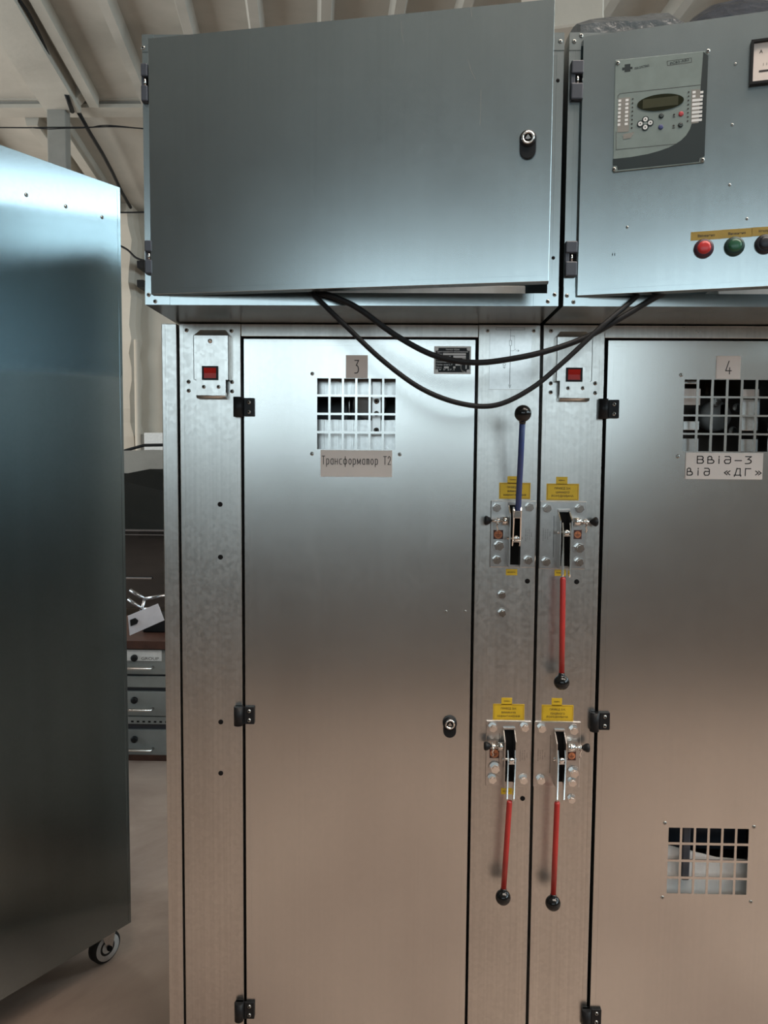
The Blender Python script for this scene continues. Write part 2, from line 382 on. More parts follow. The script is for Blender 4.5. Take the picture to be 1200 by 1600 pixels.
struct('wall_front', MB(RW).m('hall').sheet(us, [0, RZ0, RZ1, 5.75], -.2, 0, lambda i, j: j == 1 and i % 2 == 1))
SW = Fr((6.5, 0, 0), (0, 1, 0), (-1, 0, 0))
us = [-8]
for y, w, r in SIDE: us += [y-w/2, y+w/2]
us.append(8)
struct('wall_right', MB(SW).m('hall').sheet(us, [0, SZ0, SZ1, 5.75], -.2, 0, lambda i, j: j == 1 and i % 2 == 1))
LW = Fr((-7, 0, 0), (0, -1, 0), (1, 0, 0))
us = [-8]
for y, w, r in LEFT[::-1]: us += [-y-w/2, -y+w/2]
us.append(8)
struct('wall_left', MB(LW).m('hall').sheet(us, [0, LZ0, LZ1, 5.75], -.2, 0, lambda i, j: j == 1 and i % 2 == 1))
k = 1
for fr, lst, z0, z1 in ((RW, REAR, RZ0, RZ1), (SW, SIDE, SZ0, SZ1), (LW, [(-y, w, r) for y, w, r in LEFT], LZ0, LZ1)):  # rear, right and the added left windows
    for x, w, r in lst:
        b = MB(fr).m('concrete')
        for a in (x-w/2, x-.02, x+w/2-.05): b.box(a, a+.05, z0, z1, -.1, -.04)
        b.box(x-w/2, x+w/2, z0, z0+.05, -.1, -.04).box(x-w/2, x+w/2, z1-.05, z1, -.1, -.04)
        struct('window_%d' % k, b); k += 1
# unseen dark screen added behind the viewer to darken the door reflections
struct('trim_30', MB(Fr((0, -3.4, 0), (1, 0, 0), (0, 1, 0))).m('screen').box(-5.5, 5.5, 0, 1.5, -.08, 0))
# ribs of the precast roof, running with the fall of the slab
def on_ceil(px, py, drop=0):
    d = pray(px, py); t = (ZC-drop+DZ*CAM.y-CAM.z)/(d.z-DZ*d.y); return CAM+d*t
def rib(name, x_at, y_at, w, drop, y0, y1, m_, taper=.03):
    """rectangular rib along (DX,1,DZ) through x_at at depth y_at"""
    b = MB().m(m_); rings = []
    for y in (y0, y1):
        x = x_at+DX*(y-y_at); z = cz(y)
        rings.append([(x-w/2-taper, z+.02, -y), (x+w/2+taper, z+.02, -y), (x+w/2, z-drop, -y), (x-w/2, z-drop, -y)])
    return struct(name, b.solid(rings, False))
YB = 5.42
for i, px in enumerate((160, 281, 394, 510, 627, 733, 845, 960, 1075, 1190)):
    p = on_ceil(px, 0, .09); rib('trim_%d' % (i+2), p.x, p.y, .07, .10, -8, YB, 'ceil', .035)
for i, px in enumerate((20, -100, 60, 250, 420)):
    p = on_ceil(px, 150, .09); rib('trim_%d' % (i+12), p.x, p.y, .10, .12, YB+.2, 8, 'concrete', .03)
FBm = Fr((0, YB, 0), (1, 0, 0), (0, -1, 0)); zb_ = FBm.at(150, 154)[1]
struct('trim_1', MB(FBm).m('concrete').box(-7, 6.5, zb_-.022, zb_+.03, -.2, .03).m('grey').box(-7, 6.5, zb_-.052, zb_-.022, -.16, .0).m('concrete').box(-7, 6.5, zb_-.085, zb_-.052, -.18, .015))
# main girder with its column
p1, p1b = on_ceil(22, 100, .13), on_ceil(82, 100, .13)
rib('trim_20', (p1.x+p1b.x)/2, p1.y, p1b.x-p1.x, .14, -8, 5.36, 'concrete', .015)
pl = CAM+pray(73, 200)*((5.3-CAM.y)/pray(73, 200).y); pr = CAM+pray(103, 200)*((5.3-CAM.y)/pray(103, 200).y)
struct('trim_21', MB(Fr((0, 5.3, 0), (1, 0, 0), (0, -1, 0))).m('grey').box(pl.x, pr.x, 0, cz(5.3)-.13, -.10, 0, .01))
# lighter strip rib and its haunch, right of the joint
p2, p2b = on_ceil(97, 90, .09), on_ceil(113, 90, .09); rib('trim_22', (p2.x+p2b.x)/2, p2.y, p2b.x-p2.x, .10, -8, 5.35, 'concrete', .01)
FB = Fr((0, 5.2, 0), (1, 0, 0), (0, -1, 0))
b = MB(FB).m('concrete'); b.prism([FB.at(*p) for p in ((108, 95), (140, 118), (141, 128), (120, 154), (112, 158), (104, 118))], -.12, 0, .008); struct('trim_23', b)
# dark joint with a loose wire in it, from the camera side to the far wall
# pilaster on the far wall and wall pipe
FP = Fr((0, 7.75, 0), (1, 0, 0), (0, -1, 0))
a0, _ = FP.at(150, 500); a1, _ = FP.at(210, 500)
b = MB(FP).m('wall'); rings = []
for i in range(30):
    z = i*4.9/29; jr = random.uniform(-.03, .03); jn = random.uniform(-.02, .02)
    rings.append([(a0, z, -.3), (a0, z, jn), (a1+jr-.05, z, jn+.01), (a1+jr, z, jn-.06), (a1+jr, z, -.3)])
struct('trim_24', b.solid(rings, False))
#%%CABINETS
# ------------------------------------------------------------------ switchgear cabinets
ZT = 1.869
def hinge(parent, px, py, fr=WORLD, h=.0405):
    u, v = fr.at(px, py, .006)
    b = MB(fr).m('black').box(u-.0005, u+.0215, v-h/2+.0015, v+h/2-.0015, .0, .007, .0015)
    b.cyl((u-.0115, v-h/2, .0085), (u-.0115, v+h/2, .0085), .0098, seg=18).box(u-.0205, u-.001, v-h/2, v+h/2, 0, .0085, .002)
    o = b.build('hinge', parent)
    for dv in (-.0098, .0098): put('screw', T_SCREW, fr, 0, 0, .0065, o, .85, (u+.0105, v+dv))
    return o
def lock(parent, fr, px, py, R=.0150, low=.0175):
    u, v = fr.at(px, py, .006)
    b = MB(fr).m('black'); b.lathe((u, v, 0), (0, 0, 1), [(0, R), (.006, R), (.009, R-.003), (.0095, R-.0045)], 28)
    pts = [(u+a*.0133, v+c) for a, c in ((-1, 0), (1, 0))]
    pts = [(u-.0135, v)]+[(u+.0135*math.cos(t), v-low+.0135*math.sin(t)) for t in [PI+PI*i/10 for i in range(11)]]+[(u+.0135, v)]
    b.prism(pts, 0, .0055, .001); o = b.build('door_lock', parent)
    c = MB(fr).m('chrome'); c.lathe((u, v, 0), (0, 0, 1), [(.009, .0108), (.0118, .0102), (.0118, .0072), (.0100, .0070)], 24)
    c.m('dark').disc(u, v, .0068, .0096, .0101, 20).m('zinc').prism([(u-.0045, v-.002), (u, v+.0045), (u+.0045, v-.002), (u, v-.0035)], .0100, .0115)
    c.build('lock_barrel', o, 'bright metal key barrel'); return o
def rocker(parent, fr, P, name='lamp_flap'):
    """sheet metal lamp holder: slanted hood, plate standing off the post, lower lip, red rocker"""
    g = lambda x, y, n=.018: fr.at(x, y, n)
    (uL, vT), (uR, _) = g(P[0], P[1]), g(P[2], P[1]); (iL, vS), (iR, _) = g(P[0]+4.5, P[3]), g(P[2]-4.5, P[3]); vB = g(P[0], P[4])[1]
    N = .018
    b = MB(fr).m('frame').box(uL, uR, vS, vT, N-.0015, N).box(iL, iR, vB+.006, vS, N-.0015, N)
    b.box(uL, uL+.0012, vS, vT, 0, N).box(uR-.0012, uR, vS, vT, 0, N)
    b.solid([[(uL, vT, N), (uR, vT, N), (uR-.010, vT+.014, .0), (uL+.010, vT+.014, .0)], [(uL, vT-.001, N-.001), (uR, vT-.001, N-.001), (uR-.010, vT+.013, -.001), (uL+.010, vT+.013, -.001)]], False)
    b.cyl((iL, vB+.006, N-.006), (iR, vB+.006, N-.006), .006, seg=16).box(iL, iR, vB, vB+.006, 0, N-.006)
    o = b.build(name, parent)
    cx, cy_ = g(P[5], P[6]); w, h = P[7]/2, P[8]/2
    s = MB(fr).m('black'); s.sheet([cx-w, cx-w*.78, cx+w*.78, cx+w], [cy_-h, cy_-h*.76, cy_+h*.76, cy_+h], N, N+.003, lambda i, j: i == 1 and j == 1)
    s.m('redlamp').solid([[(cx-w*.77, cy_-h*.75, N), (cx+w*.77, cy_-h*.75, N), (cx+w*.77, cy_-h*.75, N+.0022), (cx-w*.77, cy_-h*.75, N+.0022)],
                          [(cx-w*.77, cy_, N), (cx+w*.77, cy_, N), (cx+w*.77, cy_, N+.0012), (cx-w*.77, cy_, N+.0012)],
                          [(cx-w*.77, cy_+h*.75, N), (cx+w*.77, cy_+h*.75, N), (cx+w*.77, cy_+h*.75, N+.003), (cx-w*.77, cy_+h*.75, N+.003)]], False)
    s.build('rocker_switch', o, 'red rocker in a black bezel')
    mid = (P[0]+P[2])/2
    if P[9]:
        u, v = g(mid-1, P[1]+9); MB(fr).m('zinc').disc(u, v, .0072, N, N+.001).m('chrome').lathe((u, v, N+.001), (0, 0, 1), [(0, .0048), (.003, .0042), (.005, .002)], 20).build('button_bolt', o)
    for dx in (-11, 12): put('screw', T_SCREW, fr, mid+dx, P[3]+11.5, N, o, .75)
    for x, y in P[10]: put('screw', T_SCREW, fr, x, y, 0, parent, .8)
    return o
def post_folds(b, u0, u1, z0, z1):
    for u in (u0+.009, u1-.009): b.box(u-.0007, u+.0007, z0, z1, 0, .0007)
def cabinet(x0, pe, ds, loc, label, cat_x):
    root = thing('switchgear_cabinet', loc, label, 'electrical cabinet', 'switchgear cabinets in a row')
    W1 = .75
    b = MB().m('frame')      # posts, header, plinth, side sheets
    b.box(x0+.003, x0+pe, .0, ZT, -.06, 0, .0012); b.box(x0+.6205, x0+W1-.003, 0, ZT, -.06, 0, .0012)
    post_folds(b, x0+.003, x0+pe, .1, ZT); post_folds(b, x0+.6205, x0+W1-.003, .1, ZT)
    b.box(x0+pe, x0+.6205, 1.844, ZT, -.05, -.002, .001).box(x0+pe, x0+.6205, 0, .10, -.05, -.002, .001)
    b.build('frame', root)
    b = MB().m('inner').box(x0+.002, x0+.0035, .0, ZT, -.8, -.06).box(x0+W1-.0035, x0+W1-.002, .0, ZT, -.8, -.06).box(x0+.002, x0+W1-.002, ZT-.002, ZT, -.8, -.05)
    b.box(x0+.002, x0+W1-.002, 0, ZT-.002, -.8, -.798)
    b.build('carcass', root)
    return root
c3 = cabinet(-.75, .1312, 0, (-.375, .4, 0), 'galvanised steel switchgear cabinet numbered 3 with a transformer name plate on its door', 0)
c4 = cabinet(0, .1282, 0, (.375, .4, 0), 'galvanised steel switchgear cabinet numbered 4 at the right edge, two vent grilles in its door', 0)
# end panel on the left flank
b = MB().m('frame').box(-.7835, -.7515, 0, 1.869, -.8, .001, .0015).box(-.7765, -.7755, .1, 1.869, .001, .0017)
b.build('end_panel', c3)

def grid_axes(a0, hole, pitch, k):
    out = []
    for i in range(k): out += [a0+i*pitch, a0+i*pitch+hole]
    return out
def door(root, u0, u1, vents):
    """vents: (u left, v top, hole w, pitch u, hole h, pitch v)"""
    us, vs = {u0, u1}, {.105, 1.8385}; H = []
    for (a, t, hw, pu, hh, pv) in vents:
        A = grid_axes(a, hw, pu, 6); B = [t-q for q in grid_axes(0, hh, pv, 4)]
        us |= set(A); vs |= set(B); H.append((A, B))
    us, vs = sorted(us), sorted(vs)
    def hole(i, j):
        x, z = (us[i]+us[i+1])/2, (vs[j]+vs[j+1])/2
        for A, B in H:
            if any(A[2*k] < x < A[2*k+1] for k in range(6)) and any(B[2*k+1] < z < B[2*k] for k in range(4)): return True
        return False
    b = MB().m('steel'); b.sheet(us, vs, -.0022, 0, hole)
    for a, c, d, e in ((u0, u0+.0015, .105, 1.8385), (u1-.0015, u1, .105, 1.8385)): b.box(a, c, d, e, -.022, -.002)
    b.box(u0, u1, 1.837, 1.8385, -.022, -.002).box(u0, u1, .105, .1065, -.022, -.002)
    # hem fold: fine raised line round the edge
    e = .0115
    b.box(u0+e, u0+e+.0006, .12, 1.827, 0, .0005).box(u1-e-.0006, u1-e, .12, 1.827, 0, .0005).box(u0+e, u1-e, 1.8265, 1.8271, 0, .0005)
    return b.build('door', root)
V3 = (-.4605, 1.7590, .0233, .02775, .0330, .0377)
d3 = door(c3, -.6125, -.1355, [V3])
V4 = (.2926, 1.7606, .0245, .0298, .0335, .0375); V4b = (.2915, .8159, .0240, .0290, .0322, .0376)
d4 = door(c4, .1355, .6145, [V4, V4b])
for x, y in ((381, 636), (381.5, 1118), (382, 1579)): hinge(d3, x, y)
for x, y in ((951, 639), (937, 1127), (924, 1590)): hinge(d4, x, y)
lock(d3, WORLD, 703, 1131)
for x, y in ((488, 584), (487.5, 709), (624.6, 710)): put('rivet', T_RIVET, WORLD, x, y, 0, d3)
put('rivet', T_RIVET, WORLD, 626, 584, 0, d3)
for x, y in ((697, 955), (727, 955)): put('rivet', T_TINY, WORLD, x, y, 0, d3)
for x, y in ((1064, 586), (1059, 713), (1039, 1286), (1178, 1292), (1035, 1402), (1173, 1409)): put('rivet', T_RIVET, WORLD, x, y, 0, d4)
# number and name plates
def pxrect(fr, x0, y0, x1, y1, n=0):
    ua, va = fr.at(x0, y0, n); ub, vb = fr.at(x1, y1, n); return ua, vb, ub, va
def plate(parent, name, R, lab, draw, mat_='plate', th=.0016, fr=WORLD):
    a, c, e, g = pxrect(fr, *R); b = MB(fr).m(mat_).box(a, e, c, g, .0, th, .0003, 1); b.m('ink'); draw(b, a, c, e, g, th+.0002); return b.build(name, parent, lab)
def gw(body, cw, gap=.3): return sum(cw*((.45 if q == 'і' else 1.35 if q == 'ф' else 1.25 if q == 'м' else 1)+gap) for q in body)-cw*gap
def gdraw(body, fx, fy, fh, wd, fw, gap=.45):
    def f(b, a, c, e, g, n):
        w, h = e-a, g-c; L = w*fw; k = L/gw(body, 1, gap); b.glyphs(body, a+w*fx-L/2, c+h*fy, h*fh, k, wd, n, gap)
    return f
plate(d3, 'number_plate', (540.5, 555, 574.5, 591), 'cream plate with the numeral 3', gdraw('3', .5, .22, .55, .0018, .22))
plate(d3, 'name_plate', (501, 703, 612.5, 745.5), 'cream plate reading Трансформатор Т2', gdraw('Трансформатор Т2', .5, .47, .30, .0014, .96))
plate(d4, 'number_plate', (1119.5, 556, 1156, 592.5), 'cream plate with the numeral 4', gdraw('4', .5, .22, .55, .0018, .26))
def two(b, a, c, e, g, n): gdraw('Ввід-3', .5, .60, .26, .0020, .72, .4)(b, a, c, e, g, n); gdraw('від «ДГ»', .5, .15, .26, .0020, .97, .6)(b, a, c, e, g, n)
plate(d4, 'name_plate', (1071.5, 707, 1190.5, 749.5), 'cream plate reading Ввід-3 від ДГ', two)
# rating plate
def rating(b, a, c, e, g, n):
    w, h = e-a, g-c; P = lambda x, y: (a+w*x, c+h*y)
    b.m('black').flat([P(.04, .06), P(.96, .06), P(.96, .94), P(.04, .94)], n)
    b.m('white')
    for x, y in ((.07, .1), (.93, .1), (.07, .9), (.93, .9)): b.disc(a+w*x, c+h*y, .0036, n, n+.0002, 16)
    for x0, y0, x1, y1 in ((.24, .68, .86, .75), (.52, .58, .86, .66), (.76, .48, .86, .56), (.58, .30, .72, .36), (.27, .20, .40, .27), (.52, .20, .58, .27)): b.flat([P(x0, y0), P(x1, y0), P(x1, y1), P(x0, y1)], n+.0002)
    b.m('whiteink')
    for t, x, y, tw in (('Камера збірна', .5, .88, .36), ('одностороннього обслуговування', .5, .80, .84), ('Тип', .15, .715, .12), ('Ном. напруга, кВ', .25, .62, .40), ('Ном. струм, А', .22, .52, .34), ('Номінальний струм', .27, .43, .42), ('Ступінь захисту, IP', .28, .33, .44), ('Маса, кг', .13, .235, .16), ('ТУ У 27.1', .3, .155, .5)):
        b.text(t, a+w*x, c+h*y, h*.055, n+.0002, tw*w, .01)
    b.stroke([(a+w*(.84+.11*q[0]), c+h*(.24+.17*q[1])) for q in arc(0, 0, 1, 1, 90, 270, 10)], .0022, n+.0003).stroke([P(.87, .34), P(.87, .2)], .0022, n+.0003)
plate(d3, 'rating_plate', (678.5, 541, 735.5, 584.5), 'black and white rating plate', rating, 'white', .001)
# mimic diagram sheet
def mimic(b, a, c, e, g, n):
    q = lambda *L: [WORLD.at(x, y, n) for x, y in L]; k = .0006
    b.m('ink')
    b.stroke(q((775, 512.3), (820, 512.3), (820, 515.4), (775, 515.4), (775, 512.3)), k, n).stroke(q((798, 514), (797.5, 532)), k, n)
    b.stroke(q((796, 532), (799.5, 532), (799.5, 540), (796, 540), (796, 532)), k, n).stroke(q((797.5, 540), (796.5, 603)), .0009, n)
    b.stroke(q((794.5, 601), (796.5, 606), (798.5, 601)), k, n).stroke(q((797.5, 525), (804, 525)), k, n).stroke(q((804, 525), (803.8, 545)), k*.7, n)
    b.stroke(q((797.5, 548), (802, 548), (806, 545.5)), k, n).stroke(q((806, 548), (811, 548)), k, n).stroke(q((809, 546.5), (811, 548), (809, 549.5)), k, n)
    b.stroke(q((788, 560), (788, 568)), k, n).stroke(q((788, 560.5), (796.5, 560.5)), k, n).stroke(q((786, 568), (790, 568), (790, 571), (786, 571), (786, 568)), k, n).stroke(q((788, 571), (788, 575)), k, n).stroke(q((786, 573), (788, 575.5), (790, 573)), k, n)
plate(c3, 'mimic_diagram', (765.5, 509, 829.5, 609), 'thin plate with an engraved circuit diagram', mimic, 'zinc', .0005)
# lamp flaps, plugs, posts' bolts
rocker(c3, WORLD, (302, 524, 357, 593, 622, 328.5, 583, .033, .028, 1, ((291.5, 516), (361.5, 517), (294.7, 596.5), (362.5, 597), (294.8, 610.5), (362.7, 611.5))))
rocker(c4, WORLD, (870.5, 526.5, 926.5, 595, 626, 897, 585.5, .033, .028, 0, ((861, 517), (860.5, 599), (860.5, 613), (930, 599), (930, 614))))
for x, y in ((344, 788), (344.5, 870.5), (345, 1128), (345, 1208)): put('hole_plug', T_PLUG, WORLD, x, y, 0, c3)
for x, y, p in ((824, 908, c3), (901, 909, c4), (816.5, 1247.5, c3)): put('hole_plug', T_PLUG, WORLD, x, y, 0, p)
for x, y, p in ((784, 929, c3), (784, 957.5, c3), (892.5, 1248, c4)): put('bolt', T_BIG, WORLD, x, y, 0, p)
for x, y, p in ((762, 517, c3), (834, 517, c3)): put('screw', T_SCREW, WORLD, x, y, 0, p, .7)
# inside of the cabinets as seen through the grilles
def inside3():
    b = MB().m('inner'); zc = 1.759
    us = [-.50+i*.004 for i in range(60)]
    for (z0, z1, n) in ((WORLD.at(550, 620, -.05)[1], zc+.05, -.050), (zc-.25, WORLD.at(550, 656, -.045)[1], -.045)):
        for i in range(58):
            dn = .004*math.sin(i*.9)
            b.box(-.50+i*.0045, -.50+i*.0045+.0046, z0, z1, n-.002+dn, n+dn)
    b.build('inner_screen', c3)
    MB().m('navy').box(-.52, -.22, zc-.12, zc+.02, -.16, -.158).build('inner_barrier', c3)
    u, v = WORLD.at(577, 630, -.07)
    MB().m('disc').lathe((u, v, -.10), (0, 0, 1), [(0, .03), (.006, .036), (.02, .036), (.026, .028)], 40).build('insulator', c3)
    u, v = WORLD.at(588, 640, -.03)
    o = MB().m('zinc').box(u-.010, u+.010, v-.055, v+.06, -.044, -.038, .001).build('bracket', c3)
    for dv in (.018, -.008, -.043): put('bolt', T_SCREW, WORLD, 0, 0, -.038, o, 1.1, (u, v+dv))
    u, v = WORLD.at(545, 630, -.1); MB().m('inner').cyl((u, v-.1, -.12), (u, v+.1, -.12), .004).build('rod', c3)
inside3()
def inside4():
    at = lambda x, y, n: WORLD.at(x, y, n)
    n = -.16
    MB().m('insul').box(.2, .56, 1.2, 1.84, n-.1, n-.09).build('inner_barrier', c4)
    u, v = at(1122, 650, n+.02); MB().m('disc').lathe((u, v, n), (0, 0, 1), [(-.03, .030), (-.01, .034), (.01, .034), (.02, .028)], 44).build('insulator', c4)
    o = MB().m('zinc').box(*[k for k in (at(1142, 0, n)[0], at(1157, 0, n)[0])], at(0, 646, n)[1], at(0, 624, n)[1], n, n+.02, .003).build('bracket', c4)
    put('bolt', T_BIG, WORLD, 1120, 628, n+.03, o, .9); put('bolt', T_BIG, WORLD, 1151, 637, n+.03, o, .9); put('bolt', T_BIG, WORLD, 1145, 673, n+.03, o, .9)
    MB().m('insul').cyl((at(1127, 0, n)[0], 1.745, n), (at(1127, 0, n)[0], 1.78, n), .004).build('rod', c4)
    for (x0, y0, x1, y1, mt) in ((1068, 607, 1094, 633, 'plate'), (1068, 658, 1092, 672, 'inner'), (1066, 685, 1091, 706, 'zinc'), (1158, 608, 1186, 622, 'plate'), (1160, 624, 1187, 650, 'inner'), (1157, 652, 1184, 673, 'inner'), (1156, 686, 1184, 706, 'inner'), (1069, 594, 1090, 600, 'inner')):
        a, c, e, g = pxrect(WORLD, x0, y0, x1, y1, -.030); MB().m(mt).box(a, e, c, g, -.033, -.030, .0008).build('contact_plate', c4)  # added plates standing for bright daylight patches behind the grille
    a = at(1126, 0, -.1)[0]
    zt_ = at(1100, 1319, -.03)[1]; zt2 = at(1165, 1345, -.03)[1]
    MB().m('white').prism([(.262, .58), (.50, .58), (.50, zt2), (at(1120, 1330, -.03)[0], zt2+.006), (.262, zt_+.006)], -.033, -.030).build('inner_screen', c4)
    MB().m('navy').box(.25, .50, zt2-.01, .86, -.10, -.098).build('inner_barrier', c4)
    MB().m('navy').box(at(1112, 0, -.02)[0], at(1125, 0, -.02)[0], at(1118, 1374, -.02)[1], .83, -.026, -.012, .003).build('busbar', c4)
inside4()
# ------------------------------------------------------------------ switch drives on the posts
def drive(parent, plt, bolts, ch, pivot, fork, rod, knob, pin, stick, lug, txt, up=False, lab=None, Nf=.034):
    g = lambda x, y, n=0: WORLD.at(x, y, n)
    a, c, e, f = pxrect(WORLD, *plt, .003)
    o = MB().m('zinc').box(a, e, c, f, 0, .004, .0012, 2).build('switch_drive', parent, lab)
    for x, y in bolts: put('bolt', T_BIG, WORLD, x, y, .004, o, 1.12)
    uL, uR = g(ch[0], ch[2], Nf)[0], g(ch[1], ch[2], Nf)[0]; vT, vB = g(ch[0], ch[2], .004)[1], g(ch[0], ch[3], Nf)[1]
    b = MB().m('zinc')
    for u in (uL, uR-.0022):
        pr = [(vT, .004), (vT-.020, Nf), (vB, Nf), (vB-.0, .004)]
        b.solid([[(u, v, n) for v, n in pr], [(u+.0022, v, n) for v, n in pr]], False)
    b.box(uL, uR, vT-.002, vT+.002, .003, .010, .0005)
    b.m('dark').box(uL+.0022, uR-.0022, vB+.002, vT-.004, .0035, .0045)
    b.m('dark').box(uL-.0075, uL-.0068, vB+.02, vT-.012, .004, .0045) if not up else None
    b.build('bracket', o)
    pu, pv = g(*pivot, .028)
    b = MB().m('chrome').cyl((uL-.004, pv, .026), (uR+.002, pv, .026), .0030, seg=14).lathe((pu, pv, .026), (0, 0, 1), [(0, .0062), (.009, .0062), (.0105, .0045)], 18)
    b.box(pu-.0075, pu+.0075, pv-.0075, pv-.0045, .024, .036, .0008); b.build('pivot_pin', o)
    # fork of two flat bars, then the sleeved rod and the ball
    nF = fork[2]; fu, fv = g(fork[0], fork[1], nF); ru, rv = g(rod[0], rod[1], rod[2]); ku, kv = g(knob[0], knob[1], knob[2])
    b = MB().m('chrome'); sg = 1 if up else -1
    ov = -.012*sg*(-1 if up else 1)
    st = pv+(.020 if not up else -.016)
    for s in (-1, 1):
        k0, k1 = .0075*s, (.0068)*s
        b.solid([[(pu+k0+d, st, .022+h) for d, h in ((-.0012, -.006), (.0012, -.006), (.0012, .006), (-.0012, .006))],
                 [(pu+k0+d, pv, .028+h) for d, h in ((-.0012, -.008), (.0012, -.008), (.0012, .008), (-.0012, .008))],
                 [(fu+k1+d, fv, nF+h) for d, h in ((-.0012, -.008), (.0012, -.008), (.0012, .008), (-.0012, .008))],
                 [(fu+k1+d, fv+.006*sg, nF+h) for d, h in ((-.0012, -.004), (.0012, -.004), (.0012, .004), (-.0012, .004))]], False)
    if up: b.box(fu-.0068, fu+.0068, fv-.016, fv-.001, nF-.005, nF+.0065, .001)
    b.build('lever_fork', o, 'bright zinc lever fork')
    d = V((ku-ru, kv-rv, knob[2]-rod[2])); L = d.length; d.normalize()
    st_ = (ru, rv, rod[2])
    b = MB().m('blue' if up else 'red'); b.lathe(st_, tuple(d), [(-.004, .0050), (0, .0058), (L*.5, .0057), (L-.004, .0056)], 20)
    b.build('lever_rod', o, 'blue sleeved lever rod' if up else 'red sleeved lever rod')
    b = MB().m('knob'); R = .0158
    b.lathe((ku-d.x*R, kv-d.y*R, knob[2]-d.z*R), tuple(d), [(-.004, .006), (0, .0065)]+[(R-R*math.cos(t), R*math.sin(t)) for t in [.45+(PI-.45)*i/14 for i in range(15)]], 28)
    b.build('lever_knob', o, 'black ball knob')
    # spring pin at the side
    x0, x1, yy, kx, kw, sg2 = pin; n = .024
    ua, vv = g(x0, yy, n); ub = g(x1, yy, n)[0]; uk = g(kx, yy, n)[0]
    b = MB().m('chrome').cyl((ua, vv, n), (ub, vv, n), .0080, seg=24).box(min(ua, ub)-.0, max(ua, ub), vv-.009, vv-.006, .004, n)
    b.cyl((ub if sg2 > 0 else ua, vv, n), (uk, vv, n), .0026, seg=12).lathe((ub+.006*sg2 if sg2 > 0 else ua-.006, vv, n), (sg2, 0, 0), [(0, .0055), (.004, .0055)], 6)
    q = (ub if sg2 > 0 else ua)+.011*sg2
    b.lathe((q, vv, n), (sg2, 0, 0), [(0, .0075), (.0016, .0075)], 16)
    b.tube([(q, vv, n+.004), (q+.002, vv-.006, n+.004), (q-.001, vv-.011, n+.003), (q+.002, vv-.017, n+.002), (q, vv-.022, n)], .0016, 6)
    o2 = b.build('locking_pin', o)
    MB().m('black').lathe((uk, vv, n), (sg2, 0, 0), [(-.001, .0035), (0, .0055), (kw*.55, .0095), (kw*.8, .0098), (kw, .0075)], 8).build('pin_knob', o2, 'black pull knob')
    # earth label
    a, c, e, f = pxrect(WORLD, *stick, .004); w = e-a; mu, mv = (a+e)/2, (c+f)/2
    b = MB().m('brown').box(a, e, c, f, .004, .0046).m('orange').disc(mu, mv, w*.43, .0046, .0049, 28).m('brown')
    b.stroke([(mu, mv+w*.28), (mu, mv-.02*w)], .0009, .0051)
    for k, h in ((0, .30), (-.11, .22), (-.22, .12)): b.stroke([(mu-w*h, mv+w*k), (mu+w*h, mv+w*k)], .0009, .0051)
    b.build('earth_label', o, 'orange earth symbol on a dark label')
    put('bolt', T_BIG, WORLD, lug[0], lug[1], .005, o, 1.25)
    # stamped text running up the plate
    b = MB().m('ink'); x0, y0, x1, y1 = txt
    for i, s_ in enumerate(('РОЗ ДНУВАЧ', 'ТУ У 31.2', 'Uном 10 кВ', '2023')):
        u, v = g(x0+(x1-x0)*(i+.5)/4, (y0+y1)/2, .0042); b.text(s_, u, v, .0016, .0042, (.026, .020, .022, .010)[i], 0, PI/2)
    b.build('stamped_text', o)
    return o
def drive_label(parent, R, tab, lines, bot=None, lab=None):
    a, c, e, f = pxrect(WORLD, *R); b = MB().m('yellow').box(a, e, c, f, 0, .0006, .0002, 1)
    ta, tc, te, tf = pxrect(WORLD, *tab); b.box(ta, te, tc-.001, tf, 0, .0006, .0002, 1)
    n = .0008; i = .0022; b.m('inkred').stroke([(a+i, c+i), (e-i, c+i), (e-i, f-i), (a+i, f-i), (a+i, c+i)], .0006, n)
    b.m('ink'); h = f-c; w = e-a
    for k, (t, tw) in enumerate(lines): b.text(t, (a+e)/2, f-h*(.29+.23*k), h*.12, n, w*tw, .012)
    b.text('УВІМКН.', (ta+te)/2, (tc+tf)/2, .0022, n, (te-ta)*.6, .02)
    if bot:
        ba, bc, be, bf = pxrect(WORLD, *bot); MB().m('yellow').box(ba, be, bc, bf, 0, .0006, .0002, 1).m('ink').text('ВИМКН.', (ba+be)/2, (bc+bf)/2, .0022, n, (be-ba)*.7, .02).build('position_label', parent)
    return b.build('drive_label', parent, lab)
drive(c3, (767, 782, 835.5, 887), ((776, 793), (827, 792.5), (776, 874.5), (825, 875)), (797, 816.5, 786, 887), (806.5, 841), (808, 797, .052), (809.5, 797, .052), (817, 646, .150),
      (785, 793.5, 813.5, 766.5, .013, -1), (771, 828, 786, 842.5), (779.5, 852.5), (820, 823, 832, 848), True, 'switch drive with its blue lever raised')
drive(c4, (844, 783, 914, 889.5), ((854.5, 794), (905, 794.5), (853, 877.5), (904, 878)), (876, 895.5, 797, 889), (884.8, 832), (884.2, 897, .050), (879.5, 905, .050), (877.5, 1066, .050),
      (897, 907, 815, 924, .013, 1), (896.5, 828, 908.5, 842.5), (904.5, 856), (847, 822, 861, 848), False, 'upper drive with a red lever hanging down')
drive(c3, (760, 1126, 828, 1229), ((770, 1136), (819.5, 1135.5), (769, 1216), (817.5, 1217)), (789, 808, 1137, 1232), (799, 1187), (797, 1246, .056), (796, 1254, .054), (786, 1402, .052),
      (778, 787, 1166, 766, .013, -1), (765, 1170, 780, 1184.5), (773, 1199), (811, 1168, 825, 1192), False, 'lower left drive with a red lever hanging down')
